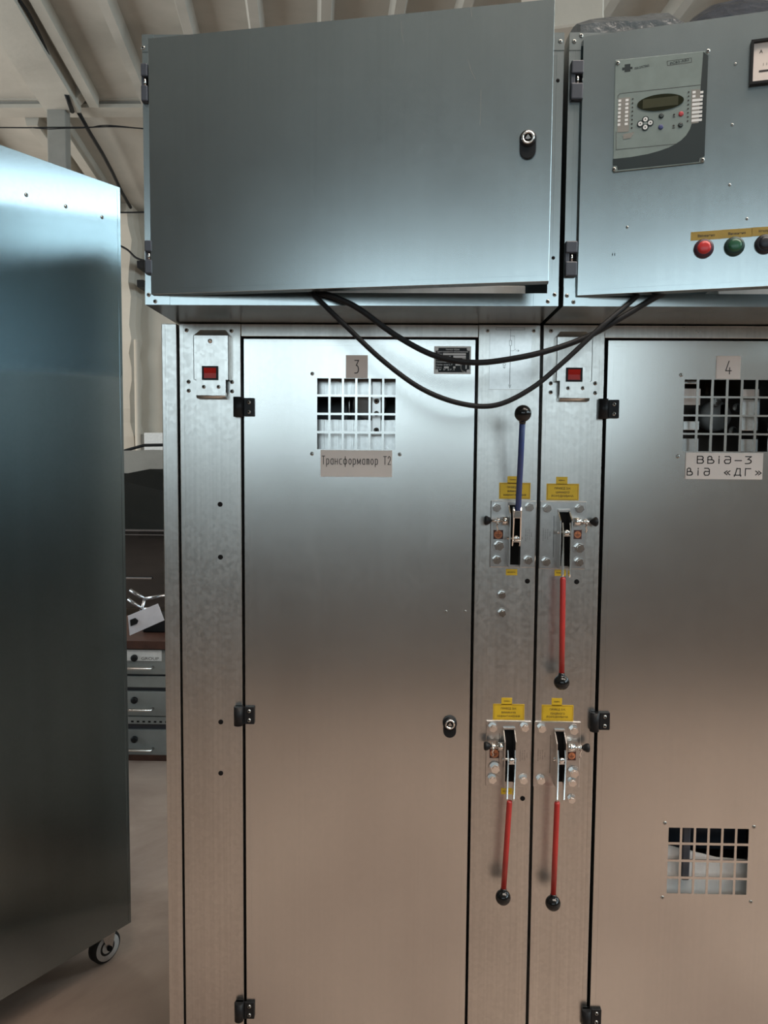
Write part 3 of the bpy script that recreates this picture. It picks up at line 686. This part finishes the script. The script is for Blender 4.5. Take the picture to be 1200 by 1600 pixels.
drive(c4, (835, 1127, 905, 1230), ((846, 1137), (896, 1140), (844.5, 1217.5), (893.5, 1221)), (870.5, 887, 1140, 1232), (877, 1187), (875, 1247, .056), (870.5, 1256, .054), (864, 1411, .052),
      (887.5, 898, 1168, 911, .013, 1), (887, 1174, 899.5, 1188), (896, 1206), (839, 1167, 853, 1192), False, 'lower right drive with a red lever hanging down')
A3, B3, C3 = ('ПРИВІД З.Н.', .50), ('ВИМИКАЧА', .46), ('НАВАНТАЖЕННЯ', .72)
drive_label(c3, (780, 754, 828.5, 780), (793, 744, 810, 755), (A3, B3, C3), (790.5, 889, 808, 899))
drive_label(c4, (854, 755.5, 904, 782), (869, 745, 886.5, 756), (A3, ('ШИННОГО', .42), ("РОЗ'ЄДНУВАЧА", .68)), (866.5, 890, 884, 900))
drive_label(c3, (770.5, 1099.5, 819, 1125.5), (783.5, 1090, 800, 1100.5), (A3, B3, C3), (783, 1231, 800, 1241))
drive_label(c4, (846.5, 1101, 895.5, 1127), (862, 1090.5, 878, 1102), (A3, ('ЛІНІЙНОГО', .46), ("РОЗ'ЄДНУВАЧА", .68)))
#%%BOXES
# ------------------------------------------------------------------ control boxes on top
FX = Fr((0, -.1805, 0), (1, 0, 0), (0, -1, 0)); BZ0, BZ1 = 1.8712, 2.346
def control_box(x0, x1, O, U, label, screws, holes, hng):
    root = thing('control_box', ((x0+x1)/2, .05, BZ0), label, 'electrical box', 'control boxes on the cabinets')
    s = .0205; b = MB(FX).m('box')
    b.sheet([x0, x0+s, x1-s, x1], [BZ0, BZ0+.0225, BZ1-.0225, BZ1], -.004, 0, lambda i, j: i == 1 and j == 1)
    b.box(x0, x0+.002, BZ0, BZ1, -.98, -.004).box(x1-.002, x1, BZ0, BZ1, -.98, -.004).box(x0+.002, x1-.002, BZ1-.002, BZ1, -.98, -.004).box(x0+.002, x1-.002, BZ0, BZ0+.002, -.98, -.004).box(x0, x1, BZ0, BZ1, -.982, -.98)
    for a, k in ((x0, 1), (x1, -1)):
        b.prism([(a, BZ0), (a+.045*k, BZ0), (a+.045*k, BZ0+.0225), (a+s*k, BZ0+.0225), (a+s*k, BZ0+.034), (a, BZ0+.034)], 0, .0012)
        b.prism([(a, BZ1), (a+s*k, BZ1), (a+s*k, BZ1-.030), (a, BZ1-.030)], 0, .0012)
    for a in (x0+.012, x1-.012): b.box(a-.0005, a+.0005, BZ0+.045, BZ1-.03, 0, .0006)
    body = b.build('body', root)
    for x, y in screws: put('screw', T_SCREW, FX, x, y, .0012, body, .72)
    for x, y in holes: put('hole_plug', T_PLUG, FX, x, y, 0, body, .62)
    MB(FX).m('white').box(x0+.30, x1-.05, BZ0+.02, BZ0+.05, -.12, -.06, .002).build('wiring_duct', root)  # white strip standing for the paper document inside
    fr = Fr(O, U, (U[1], -U[0], 0)); D = .7056
    b = MB(fr).m('box').box(0, D, 1.888, 2.3345, -.0015, 0, .0005, 1)
    b.box(0, .0015, 1.888, 2.3345, -.022, -.001).box(D-.0015, D, 1.888, 2.3345, -.022, -.001).box(0, D, 1.888, 1.8895, -.022, -.001).box(0, D, 2.333, 2.3345, -.022, -.001)
    b.box(.0, .012, 1.8895, 2.333, -.0225, -.0215).box(D-.012, D, 1.8895, 2.333, -.0225, -.0215).box(.012, D-.012, 1.8895, 1.90, -.0225, -.0215).box(.012, D-.012, 2.322, 2.333, -.0225, -.0215)
    e = .010; b.box(D-e, D-e+.0006, 1.898, 2.325, 0, .0004).box(e, D-e, 1.8975, 1.898, 0, .0004)
    dr = b.build('door', root)
    for (x0_, y0_, x1_, y1_) in hng:
        a, c, e_, f = pxrect(FX, x0_, y0_, x1_, y1_, .008); h = f-c
        o = MB(FX).m('navy').box(a, e_, c, c+h*.42, 0, .012, .002).box(a, e_, c+h*.66, f, 0, .012, .002).box(a, a+(e_-a)*.35, c, f, 0, .008, .001).m('dark').box(a+(e_-a)*.35, e_, c+h*.42, c+h*.66, 0, .003).build('hinge', root)
        MB(FX).m('chrome').cyl((a+(e_-a)*.55, c+h*.40, .007), (a+(e_-a)*.55, c+h*.68, .007), .0022).build('hinge_pin', o)
    return root, dr, fr
bxL, drL, frL = control_box(-.7555, -.0045, (-.742, -.190, 0), (.988, -.156, 0), 'galvanised control box with a plain steel door ajar and one round lock, above cabinet 3',
    ((224, 75), (875.5, 65), (232.5, 460.6), (242.5, 471), (866.6, 460.5), (856, 471)), ((871.5, 126), (864.5, 403)), ((220.5, 100, 231.5, 159), (226.5, 376, 238, 428)))
MB(FX).m('box').box(-.7555, -.0045, BZ1, BZ1+.064, -.97, -.45, .001).build('top_cover', bxL)  # unseen cover added to raise the edge of the trolley's reflected band
lock(drL, frL, 825, 216, .0138, .0185)
bxR, drR, frR = control_box(.0045, .7555, (.027, -.190, 0), (.9675, -.2528, 0), 'galvanised control box with a relay and push buttons in its door, above cabinet 4',
    ((897, 65), (908, 56), (885.8, 462), (896, 472)), (), ((893, 95, 910.5, 156), (884, 377, 901, 432)))
for x, y in ((1149, 100), (1144, 195), (1140, 289), (1167, 342), (980, 355)): put('rivet', T_TINY, frR, x, y, 0, drR, .9)
b = MB(frL).m('grey')
for L in (((627, 32), (627, 45), (629, 58), (631, 70)), ((731, 93), (736, 110), (743, 125)), ((751, 140), (751, 165), (750, 196)), ((735, 10), (737, 27))): b.stroke([frL.at(x, y, .0003) for x, y in L], .0005, .0003)
b.build('scratch_marks', drL)
b = MB(frR).m('dark')
for x in (957, 960.5): u, v = frR.at(x, 397.5, 0); b.box(u-.0006, u+.0006, v-.0022, v+.0022, 0, .0003)
b.build('drill_marks', drR)
# protection relay
zr = lambda x, y: (940+x*.15, 60+y*.15)
def rp(x, y, n=.004): return frR.at(*zr(x, y), n)
ol = [rp(*q) for q in ((142, 225), (1110, 128), (1070, 1290), (118, 1392))]
b = MB(frR).m('relay').prism(ol, 0, .004, .0006)
b.m('relaydark').flat([rp(*q, .0042) for q in ((116, 1256), (300, 1237), (480, 1205), (600, 1172), (700, 1136), (770, 1100), (830, 1060), (880, 1010), (920, 945), (945, 870), (1000, 880), (1030, 530), (1045, 330), (1060, 140), (1112, 180), (1072, 1230), (1024, 1245), (1016, 1285), (166, 1372), (160, 1328), (116, 1326))], .0042)
b.m('ink')
for L in (((1030, 484), (190, 575), (170, 600), (170, 625)), ((150, 975), (150, 1160), (770, 1100)), ((683, 238), (935, 205), (938, 248), (686, 284), (683, 238))): b.stroke([rp(*q) for q in L], .0006, .0043)
b.m('relaydark')
for q in (((240, 272), (300, 265), (300, 345), (240, 352)), ((215, 305), (240, 303), (240, 330), (215, 333)), ((300, 298), (322, 296), (322, 320), (300, 322))): b.flat([rp(*k) for k in q], .0043)
u, v = rp(420, 298); b.text('РЗА СИСТЕМЗ', u, v, .0036, .0043, .0235, .02, .09)
u, v = rp(812, 243); b.text('PC83-AB2', u, v, .0042, .0043, .030, .01, .09)
b.m('grey'); b.flat([rp(*q) for q in ((175, 625), (300, 610), (285, 970), (165, 980))], .0043); b.flat([rp(*q) for q in ((935, 535), (1030, 530), (1010, 880), (930, 890))], .0043)
b.m('white')
for i in range(7):
    y = 650+i*41.5; x = 190-i*1.5
    b.flat([rp(*q) for q in ((x-14, y-10), (x+14, y-13), (x+13, y+12), (x-15, y+15))], .0045); b.flat([rp(*q) for q in ((x+60, y-18), (x+92, y-21), (x+91, y+4), (x+59, y+7))], .0045)
for i in range(8):
    y = 645+i*42-84; x = 948-i*1.5
    if i < 2:
        for x0_ in (x, x+80): b.flat([rp(*q) for q in ((x0_, y-10), (x0_+32, y-14), (x0_+31, y+12), (x0_-1, y+15))], .0045)
    else: b.flat([rp(*q) for q in ((x, y-10), (x+108, y-20), (x+106, y+6), (x-2, y+16))], .0045)
b.m('ink')
for i in range(8):
    for X0, Y0 in ((325, 632), (907, 560)):
        u, v = rp(X0-i*1.5, Y0+i*43); b.disc(u, v, .0013, .0042, .0046, 10)
for x, y in ((755, 795), (750, 910)): u, v = rp(x, y); b.disc(u, v, .0016, .0042, .0046, 12); b.box(u-.002, u+.002, v-.0042, v-.0032, .0042, .0045)
b.m('grey').flat([rp(*q) for q in ((225, 1000), (345, 975), (300, 1040), (225, 1050))], .0045)
relay = b.build('protection_relay', bxR, 'grey green relay front with a display, keys and label strips')
cu_, cv_ = rp(612, 668)
U1 = rp(857, 640); ru_ = (V((*U1, 0))-V((cu_, cv_, 0))).length; tilt = math.radians(0)
def ell(cu, cv, a, c, k=40): return [(cu+a*math.cos(2*PI*i/k), cv+c*math.sin(2*PI*i/k)) for i in range(k)]
b = MB(frR).m('lcd').prism(ell(cu_, cv_, ru_, ru_*.36), .004, .0052); b.m('lcdin').box(cu_-ru_*.76, cu_+ru_*.76, cv_-ru_*.2, cv_+ru_*.2, .0052, .0054); b.build('display', relay, 'dark oval display')
b = MB(frR).m('relaydark'); cu, cv = rp(455, 887)
for a in range(4): t = a*PI/2; b.disc(cu+.0081*math.cos(t), cv+.0066*math.sin(t), .0056, .004, .0048, 24)
b.box(cu-.006, cu+.006, cv-.005, cv+.005, .004, .0047); b.m('relay').prism(ell(cu, cv, .0036, .0024, 16), .0047, .0051)
for a in range(4):
    t = a*PI/2; x, y = cu+.0081*math.cos(t), cv+.0066*math.sin(t); b.m('white').disc(x, y, .0037, .0048, .0056, 20); b.m('ink').flat([(x+.0019*math.cos(t+q), y+.0019*math.sin(t+q)) for q in (0, 2.1, -2.1)], .0058)
b.build('navigation_keys', relay)
for x, y, mt, nm in ((622, 808, 'relaydark', None), (616, 924, 'key_blue', 'blue round key'), (827, 787, 'key_red', 'red round key'), (822, 903, 'relaydark', None)):
    u, v = rp(x, y); c = MB(frR).m(mt).lathe((u, v, .004), (0, 0, 1), [(0, .0042), (.001, .0040), (.0016, .003)], 22)
    if mt == 'relaydark': c.m('relay').stroke([(u+.0018*math.cos(t), v+.0018*math.sin(t)) for t in [2+i*.6 for i in range(8)]], .0005, .0057)
    c.build('round_key', relay, nm)
for x, y in ((170, 258), (1108, 134), (130, 1362), (1052, 1266)): u, v = rp(x, y, .004); put('screw', T_SCREW, frR, 0, 0, .004, relay, .68, (u, v))
# ammeter at the frame edge
a, c, e, f = pxrect(frR, 1174.5, 60, 1262, 131, .01); c = frR.at(1177, 131, .01)[1]; f = frR.at(1174.5, 62, .01)[1]; e = a+(f-c)
b = MB(frR).m('black').sheet([a, a+.004, e-.004, e], [c, c+.004, f-.004, f], 0, .010, lambda i, j: i == 1 and j == 1)
b.m('plate').box(a+.003, e-.003, c+.003, f-.003, 0, .004).m('ink').text('A', a+.016, f-.018, .006, .0043)
for i in range(10): b.box(a+.02+i*.005, a+.0205+i*.005, c+.03, c+.034, .004, .0044)
b.box(a+.014, a+.06, c+.020, c+.023, .004, .0044); b.build('ammeter', bxR, 'black framed ammeter with a pale dial')
# buttons with ochre strips
for i, (x, y, l1, l2, t) in enumerate(((1100, 387.5, 'lensred', 'bezred', 'Ввімкнено'), (1148, 384, 'lensgreen', 'bezgreen', 'Вимкнено'), (1196, 380.5, 'bezblack', 'bezblack', 'Несправн.'))):
    u, v = frR.at(x, y, .006)
    b = MB(frR).m(l2).lathe((u, v, 0), (0, 0, 1), [(0, .0162), (.003, .0162), (.008, .0145), (.009, .0115)], 30); o = b.build('push_button', bxR, ('red push button', 'green push button', 'black push button')[i])
    MB(frR).m(l1).lathe((u, v, .006), (0, 0, 1), [(0, .0112), (.005, .0108), (.0068, .007)], 28).build('lens', o)
    ua, va = frR.at(x-19.5 if i == 0 else x-19, y-(25-9)+0, .0); w = .0497
    c_ = frR.at(x+3.5, y-19.5, 0)
    b = MB(frR).m('ochre').box(c_[0]-.0248, c_[0]+.0236, c_[1]-.0072, c_[1]+.0072, 0, .0008).m('ink').text(t, c_[0], c_[1], .0042, .001, .027, .015); b.build('button_label', bxR)
#%%REST
# ------------------------------------------------------------------ cables slung between the two boxes
def cable(pts, r, label):
    P = [WORLD.w(*WORLD.at(x, y, n), n) for x, y, n in pts]
    b = MB().m('rubber').tube([tuple(p) for p in smooth_path(P, 8)], r, 12, True)
    tag(b.build('power_cable'), label, 'cable', 'cables slung between the control boxes')
cable(((484, 430, .13), (490, 438, .185), (497, 456, .195), (520, 463, .205), (560, 482, .205), (620, 525, .20), (680, 556, .20), (740, 566.5, .20), (800, 560.5, .20), (860, 547, .20), (920, 525, .20), (970, 497, .205), (1018, 468, .199), (1038, 456, .192), (1043, 440, .190), (1050, 430, .13)), .0052,
      'thick black cable of the pair hanging under the boxes, the upper loop')
cable(((474, 430, .13), (480, 438, .185), (487, 457, .195), (500, 470, .205), (540, 509, .215), (600, 565, .215), (660, 608, .215), (720, 630.5, .215), (775, 633, .215), (830, 607, .215), (880, 566, .215), (940, 510, .215), (985, 472, .198), (1000, 457, .187), (1005, 440, .186), (1012, 430, .13)), .0046,
      'thinner black cable under the boxes, the lower loop dipping to the blue lever')
# film bundles on the right box
def blob(name, fr, pts, n0, n1, mt, label, cat):
    u = [fr.at(x, y, (n0+n1)/2) for x, y in pts]; cu = sum(p[0] for p in u)/len(u); cv = min(p[1] for p in u)
    rings = []
    for k in range(9):
        t = k/8; s = .35+.65*math.sin(PI*t)**.5 if 0 < k < 8 else .3
        rings.append([(cu+(p[0]-cu)*(.7+.3*s)+random.uniform(-.004, .004), cv+(p[1]-cv)*s*random.uniform(.96, 1), n0+(n1-n0)*t) for p in u])
    o = MB(fr).m(mt).solid(rings).build(name); tag(o, label, cat)
FT = Fr((0, -.05, 0), (1, 0, 0), (0, -1, 0))
def topblob(name, pts, mt, label):
    """folded film lying on the box top: px outline of its crest, closed down on the box"""
    L = [FT.at(x, y, 0) for x, y in pts]; base = BZ1+.001
    rings = []
    for k in range(9):
        t = k/8; s = math.sin(PI*(t*.9+.05))**.6; s = s/1.0
        rings.append([(u, base+max(.001, (v-base))*s*random.uniform(.97, 1.0), -.12+.24*t) for u, v in L]+[(L[-1][0], base, -.12+.24*t), (L[0][0], base, -.12+.24*t)])
    tag(MB(FT).m(mt).solid(rings, False).build(name), label, 'plastic film', 'film bundles on the right box')
topblob('plastic_film', ((885, 62), (905, 52), (935, 46), (975, 45), (1000, 38), (1020, 37), (1032, 50), (1040, 62)), 'film', 'grey crumpled plastic film lying flat on the right control box')
topblob('plastic_film', ((1052, 60), (1075, 38), (1100, 20), (1135, 12), (1170, 14), (1205, 26), (1250, 30), (1290, 60)), 'film2', 'dark blue domed bundle of film on the right control box')
# ------------------------------------------------------------------ loose trolley cabinet on the left
FL = Fr((-1.1236, .7062, 0), (.537, .8436, 0), (.8436, -.537, 0))
tc = thing('trolley_cabinet', tuple(FL.w(-.45, 0, -.37)), 'tall blue grey steel cabinet on castors, cut off by the left edge', 'cabinet')
b = MB(FL).m('trolley').box(-.95, -.0, .13, 2.3886, -.002, 0, .0006, 1).box(-.002, 0, .13, 2.3886, -.75, -.001).box(-.95, -.948, .13, 2.3886, -.75, -.001).box(-.95, 0, 2.3866, 2.3886, -.75, -.001).box(-.95, 0, .13, .132, -.75, -.001).box(-.95, 0, .13, 2.3886, -.752, -.75)
b.box(-.0105, -.0098, .14, 2.38, 0, .0006)
tb = b.build('body', tc)
for x, y in ((41, 304.5), (102.7, 322.5), (159.5, 339.5)): put('screw', T_RIVET, FL, x, y, 0, tb, 1.4)
for i, (u, n) in enumerate(((-.045, -.075), (-.9, -.09), (-.045, -.66), (-.9, -.66))):
    b = MB(FL).m('tyre').lathe((u, .05, n-.016), (0, 0, 1), [(0, .046), (.004, .05), (.028, .05), (.032, .046)], 36)
    o = b.build('castor', tc)
    MB(FL).m('wheel').lathe((u, .05, n+.012), (0, 0, 1), [(0, .041), (.0065, .041), (.003, .020), (.0085, .015), (.0085, .004)], 32).build('hub', o)
    MB(FL).m('zinc').prism([(u-.034, .13), (u+.034, .13), (u+.012, .042), (u-.004, .042)], n+.021, n+.0235).prism([(u-.034, .13), (u+.034, .13), (u+.012, .042), (u-.004, .042)], n-.0235, n-.021).box(u-.035, u+.035, .124, .13, n-.035, n+.035).m('dark').disc(u, .05, .008, n+.0235, n+.030, 8).build('fork', o)
# ------------------------------------------------------------------ bench with drawers behind
FBn = Fr((0, 2.3, 0), (1, 0, 0), (0, -1, 0))
bx0, bx1 = -2.25, -1.30
wb = thing('drawer_bench', (-1.78, 2.6, 0), 'low workbench with a brown top and grey drawers behind the tall cabinets', 'workbench')
z = lambda y: FBn.at(230, y, 0)[1]
MB(FBn).m('wood').box(bx0, bx1, z(1013), z(1000), -.62, .02, .003).build('worktop', wb)
MB(FBn).m('navy').box(bx0+.02, bx1-.02, .06, z(1013), -.6, -.02).build('carcass', wb)
MB(FBn).m('wood').box(bx0, bx1, 0, .035, -.58, -.0, .003).build('plinth', wb)
xr = FBn.at(256.5, 1050, 0)[0]
for y0, y1, hy, ky in ((1015, 1054, 1045, 1028), (1081, 1119, 1110, 1094), (1141, 1180, 1173, 1155)):
    d = MB(FBn).m('drawer').box(bx0+.02, bx1-.02, z(y1), z(y0), -.3, 0, .003).build('drawer', wb)
    u1, v1 = FBn.at(236, hy, .03); 
    MB(FBn).m('chrome').tube([(u1-.5, v1, 0), (u1-.5, v1, .03), (u1, v1, .03), (u1, v1, .0)], .008, 12).build('handle', d, 'chrome bar handle')
    u1, v1 = FBn.at(210, ky, .01); MB(FBn).m('black').lathe((u1, v1, 0), (0, 0, 1), [(0, .014), (.01, .018), (.018, .018), (.022, .010)], 20).build('knob', d, 'round black knob')
MB(FBn).m('drawer').box(bx0+.02, bx1-.02, z(1074), z(1057), -.02, .002, .002).build('rail', wb)
b = MB(FBn).m('drawer').box(bx0+.02, bx1-.02, z(1131), z(1120), -.02, .004, .001).m('dark')
for i in range(28): x = bx0+.05+i*.03; b.box(x, x+.014, z(1128.5), z(1126), .004, .0045)
b.build('rail', wb, 'perforated rail')
MB(FBn).m('orange').box(FBn.at(248, 0, 0)[0], bx1-.05, z(1080), z(1073), -.02, -.006).build('spacer', wb, 'orange strip')
a, c, e, f = pxrect(FBn, 190, 1015, 252.5, 1033, .003)
b = MB(FBn).m('white').box(a, e, c, f, 0, .004).m('ink'); u, v = FBn.at(234.5, 1029, .004); b.text('GROUP', u, v, .016, .0045, .092); b.build('label_plate', wb, 'white plate reading GROUP')
# things on the bench
FI = Fr((0, 2.36, 0), (1, 0, 0), (0, -1, 0)); zt = z(1000)
def pxp(fr, L, n=0): return [fr.at(x, y, n) for x, y in L]
fs = MB(FI).m('paper').prism(pxp(FI, ((200, 962), (247, 943), (257, 969), (203, 993))), 0, .004, .001).m('black').prism(pxp(FI, ((204, 968), (212, 965), (217, 969), (215, 974), (205, 978))), .004, .012, .002)
tag(fs.build('paper_pad'), 'white paper pad with a black clip leaning on the bench', 'paper')
FJ = Fr((0, 2.50, 0), (1, 0, 0), (0, -1, 0))
u, v = FJ.at(225, 985, 0); u2, _ = FJ.at(262, 985, 0)
tag(MB(FJ).m('black').prism([(u, zt), (u2+.1, zt), (u2+.1, zt+.07), (u+.06, zt+.085), (u, zt+.055)], -.15, .03, .006).build('tool_case'), 'black plastic case lying behind the paper on the bench', 'case')
b = MB(FJ).m('silver')
for (q0, q1) in (((203, 922), (226, 936)), ((225, 936), (262, 930))): b.tube([(*FJ.at(*q0, 0), 0), (*FJ.at(*q1, 0), 0)], .010, 10)
b.tube([(*FJ.at(226, 936, -.1), -.1), (*FJ.at(215, 980, -.1), -.1)], .008, 8)
tag(b.build('folding_rod'), 'upper bent metal rod lying over the bench', 'rod', 'bent rods on the bench')
b = MB(FJ).m('silver')
for (q0, q1) in (((200, 936), (222, 952)), ((222, 952), (250, 951))): b.tube([(*FJ.at(*q0, 0), 0), (*FJ.at(*q1, 0), 0)], .010, 10)
b.tube([(*FJ.at(222, 952, 0), 0), (*FJ.at(212, 982, 0), 0)], .008, 8)
tag(b.build('folding_rod'), 'lower bent metal rod just above the white paper', 'rod', 'bent rods on the bench')
# ------------------------------------------------------------------ parked car behind
CY = 5.0; FC = Fr((0, CY, 0), (1, 0, 0), (0, -1, 0))
car = thing('car', (-2.5, CY+.9, 0), 'dark parked car seen in the gap beside the tall cabinet', 'car')
def cp_(x, y): return FC.at(x, y, 0)
zb, zr_, zw = cp_(230, 830)[1], cp_(230, 703)[1], cp_(230, 741)[1]
prof = [(-4.6, .35), (-4.65, .75), (-4.3, .98), (-3.7, zb+.02), (-.9, zb+.02), (-.1, .85), (.05, .6), (.05, .35)]
b = MB(FC).m('carpaint').solid([[(u, v, -1.7) for u, v in prof], [(u, v, -1.6) for u, v in prof], [(u, v-.02*(v > .8), .0) for u, v in prof]], False)
b.box(-4.2, -.3, .26, .40, -1.65, -.05, .02); b.build('body', car)
roof = [(-4.0, zb), (-3.5, zr_-.12), (-3.0, zr_-.02), (-2.5, zr_), (-1.9, zr_-.01), (-1.4, zr_-.10), (-.8, zb)]
b = MB(FC).m('carglass').solid([[(u, v, -1.58) for u, v in roof], [(u*1, v, -.20 if v > zb+.1 else -.06) for u, v in roof]], False); b.build('cabin_glass', car)
rf = [(-3.52, zw), (-3.5, zr_-.12), (-3.0, zr_-.02), (-2.5, zr_), (-1.9, zr_-.01), (-1.4, zr_-.10), (-1.36, zw)]
MB(FC).m('grey').solid([[(u, v+.004, -1.6) for u, v in rf], [(u, v+.004, -.17) for u, v in rf]], False).build('roof', car, 'dusty roof edge')  # grey tone stands for the ceiling reflected in the glass
MB(FC).m('silver').box(-3.9, -.9, zb, zb+.014, -.04, .004).box(-3.9, -.9, zb-.035, zb-.028, -.02, .006).build('window_trim', car)
a = cp_(238, 903); MB(FC).m('silver').box(a[0]-.9, a[0], a[1]-.010, a[1]+.008, .0, .02, .004).build('side_moulding', car)
MB(FC).m('black').tube([(-2.95, zr_-.06, -.3), (-2.78, zr_+.0, -.3), (-2.62, zr_+.045, -.3), (-2.4, zr_+.05, -.3), (-1.9, zr_+.03, -.3), (-1.7, zr_-.03, -.3)], .014, 10).build('roof_rail', car)
for u in (-3.75, -.85):
    for n in (-.1, -1.55):
        o = MB(FC).m('tyre').lathe((u, .33, n-.1), (0, 0, 1), [(0, .31), (.02, .33), (.18, .33), (.2, .30)], 32).build('wheel', car)
        MB(FC).m('silver').lathe((u, .33, n+.09), (0, 0, 1), [(0, .2), (.015, .2), (.02, .05)], 20).build('hub', o)
# light box and pipe on the far wall
FW_ = Fr((0, 7.6, 0), (1, 0, 0), (0, -1, 0))
a, c, e, f = pxrect(FW_, 225, 676, 270, 712); c -= .25
o = MB(FW_).m('white').box(a, e, c, f, -.4, 0, .004).build('wall_cabinet'); tag(o, 'pale grey wall cabinet showing over the roof of the dark car', 'wall box')
MB(FW_).m('grey').box(a-.12, a, c, f-.02, -.4, -.05, .004).build('side_cover', o)
u = FW_.at(212.5, 600)[0]
tag(MB(FW_).m('wall').cyl((u, 0, -.05), (u, FW_.at(212, 530)[1], -.05), .035).build('wall_pipe'), 'pale vertical pipe on the far plaster wall', 'pipe')
for i, y in enumerate((407, 437)):
    a, c, e, f = pxrect(FW_, 213.5, y, 224.5, y+11); tag(MB(FW_).m('black').box(a, e, c, f, -.3995, 0, .005).build('socket_box'), ('upper small black box on the far plaster wall by the control box hinge', 'lower small black box on the far plaster wall by the control box hinge')[i], 'socket')
def wire(fr, pts, r, label, n=0):
    P = [fr.w(*fr.at(x, y, n), n) for x, y in pts]; tag(MB(fr).m('rubber').tube([tuple(p) for p in smooth_path(P, 5)], r, 8, True).build('wire'), label, 'wire')
wire(FW_, ((186, 383), (200, 391), (213, 403), (232, 408), (245, 404)), .012, 'dark wire drooping to the black boxes on the far wall')
wire(FW_, ((180, 332), (200, 332), (230, 331.5), (260, 331)), .010, 'thin straight dark wire near the top of the far wall')
FH = Fr((0, 4.9, 0), (1, 0, 0), (0, -1, 0))
wire(FH, ((-40, 199), (40, 199.5), (85, 199), (135, 199), (180, 198), (230, 201.5)), .0055, 'thin dark wire strung level beneath the roof beams')
wire(FH, ((50, 199.5), (75, 201.5), (100, 200.5), (138, 199.5), (160, 196), (185, 197), (230, 202)), .0045, 'second thin wire twisting round the level one', .01)
# dark jointed conduit down the roof slope
jp = []
for x, y in ((30, 0), (45, 22), (62, 55), (80, 95), (94, 122), (104, 148)): jp.append(on_ceil(x, y, .10))
tag(MB().m('rubber').tube([tuple(p) for p in smooth_path(jp, 5)], .011, 8, True).build('wire'), 'dark wire along the roof girder at upper left', 'wire')
jp = [on_ceil(x, y, .14) for x, y in ((104, 148), (108, 160), (113, 174))]
tag(MB().m('rubber').tube([tuple(p) for p in jp], .02, 8, True).build('wire'), 'short thick wire end at the roof beam haunch', 'wire')
jp = [on_ceil(x, y, .12) for x, y in ((123, 176), (140, 207), (160, 240), (175, 268), (190, 300), (204, 324))]
tag(MB().m('rubber').tube([tuple(p) for p in jp], .019, 8, True).build('wire'), 'dark wire running down the far roof bay to the plaster pilaster', 'wire')
# concrete beam end above the joint of the two boxes
FG = Fr((0, 3.0, 0), (1, 0, 0), (0, -1, 0))
b = MB(FG).m('wall').prism([FG.at(*q) for q in ((840, -160), (948, -160), (944, 22), (945, 33), (840, 48))], -.6, 0, .01); struct('trim_25', b)
for x, y in LAMPS:
    t = thing('tube_light', (x, y, cz(y)-.12), 'long ceiling tube light behind the viewer', 'ceiling light', 'hall tube lights')
    FLp = Fr((x, y, cz(y)-.10), (1, 0, 0), (0, 0, -1), (0, -1, 0))
    MB(FLp).m('white').box(-.6, .6, -.06, .06, -.09, 0, .004).build('housing', t); MB(FLp).m('glow').cyl((-.58, 0, .02), (.58, 0, .02), .02).build('tube', t)
for o in list(bpy.data.objects):
    if o.type == 'MESH' and not o.parent and 'kind' not in o.keys() and 'label' not in o.keys(): print('UNTAGGED', o.name)
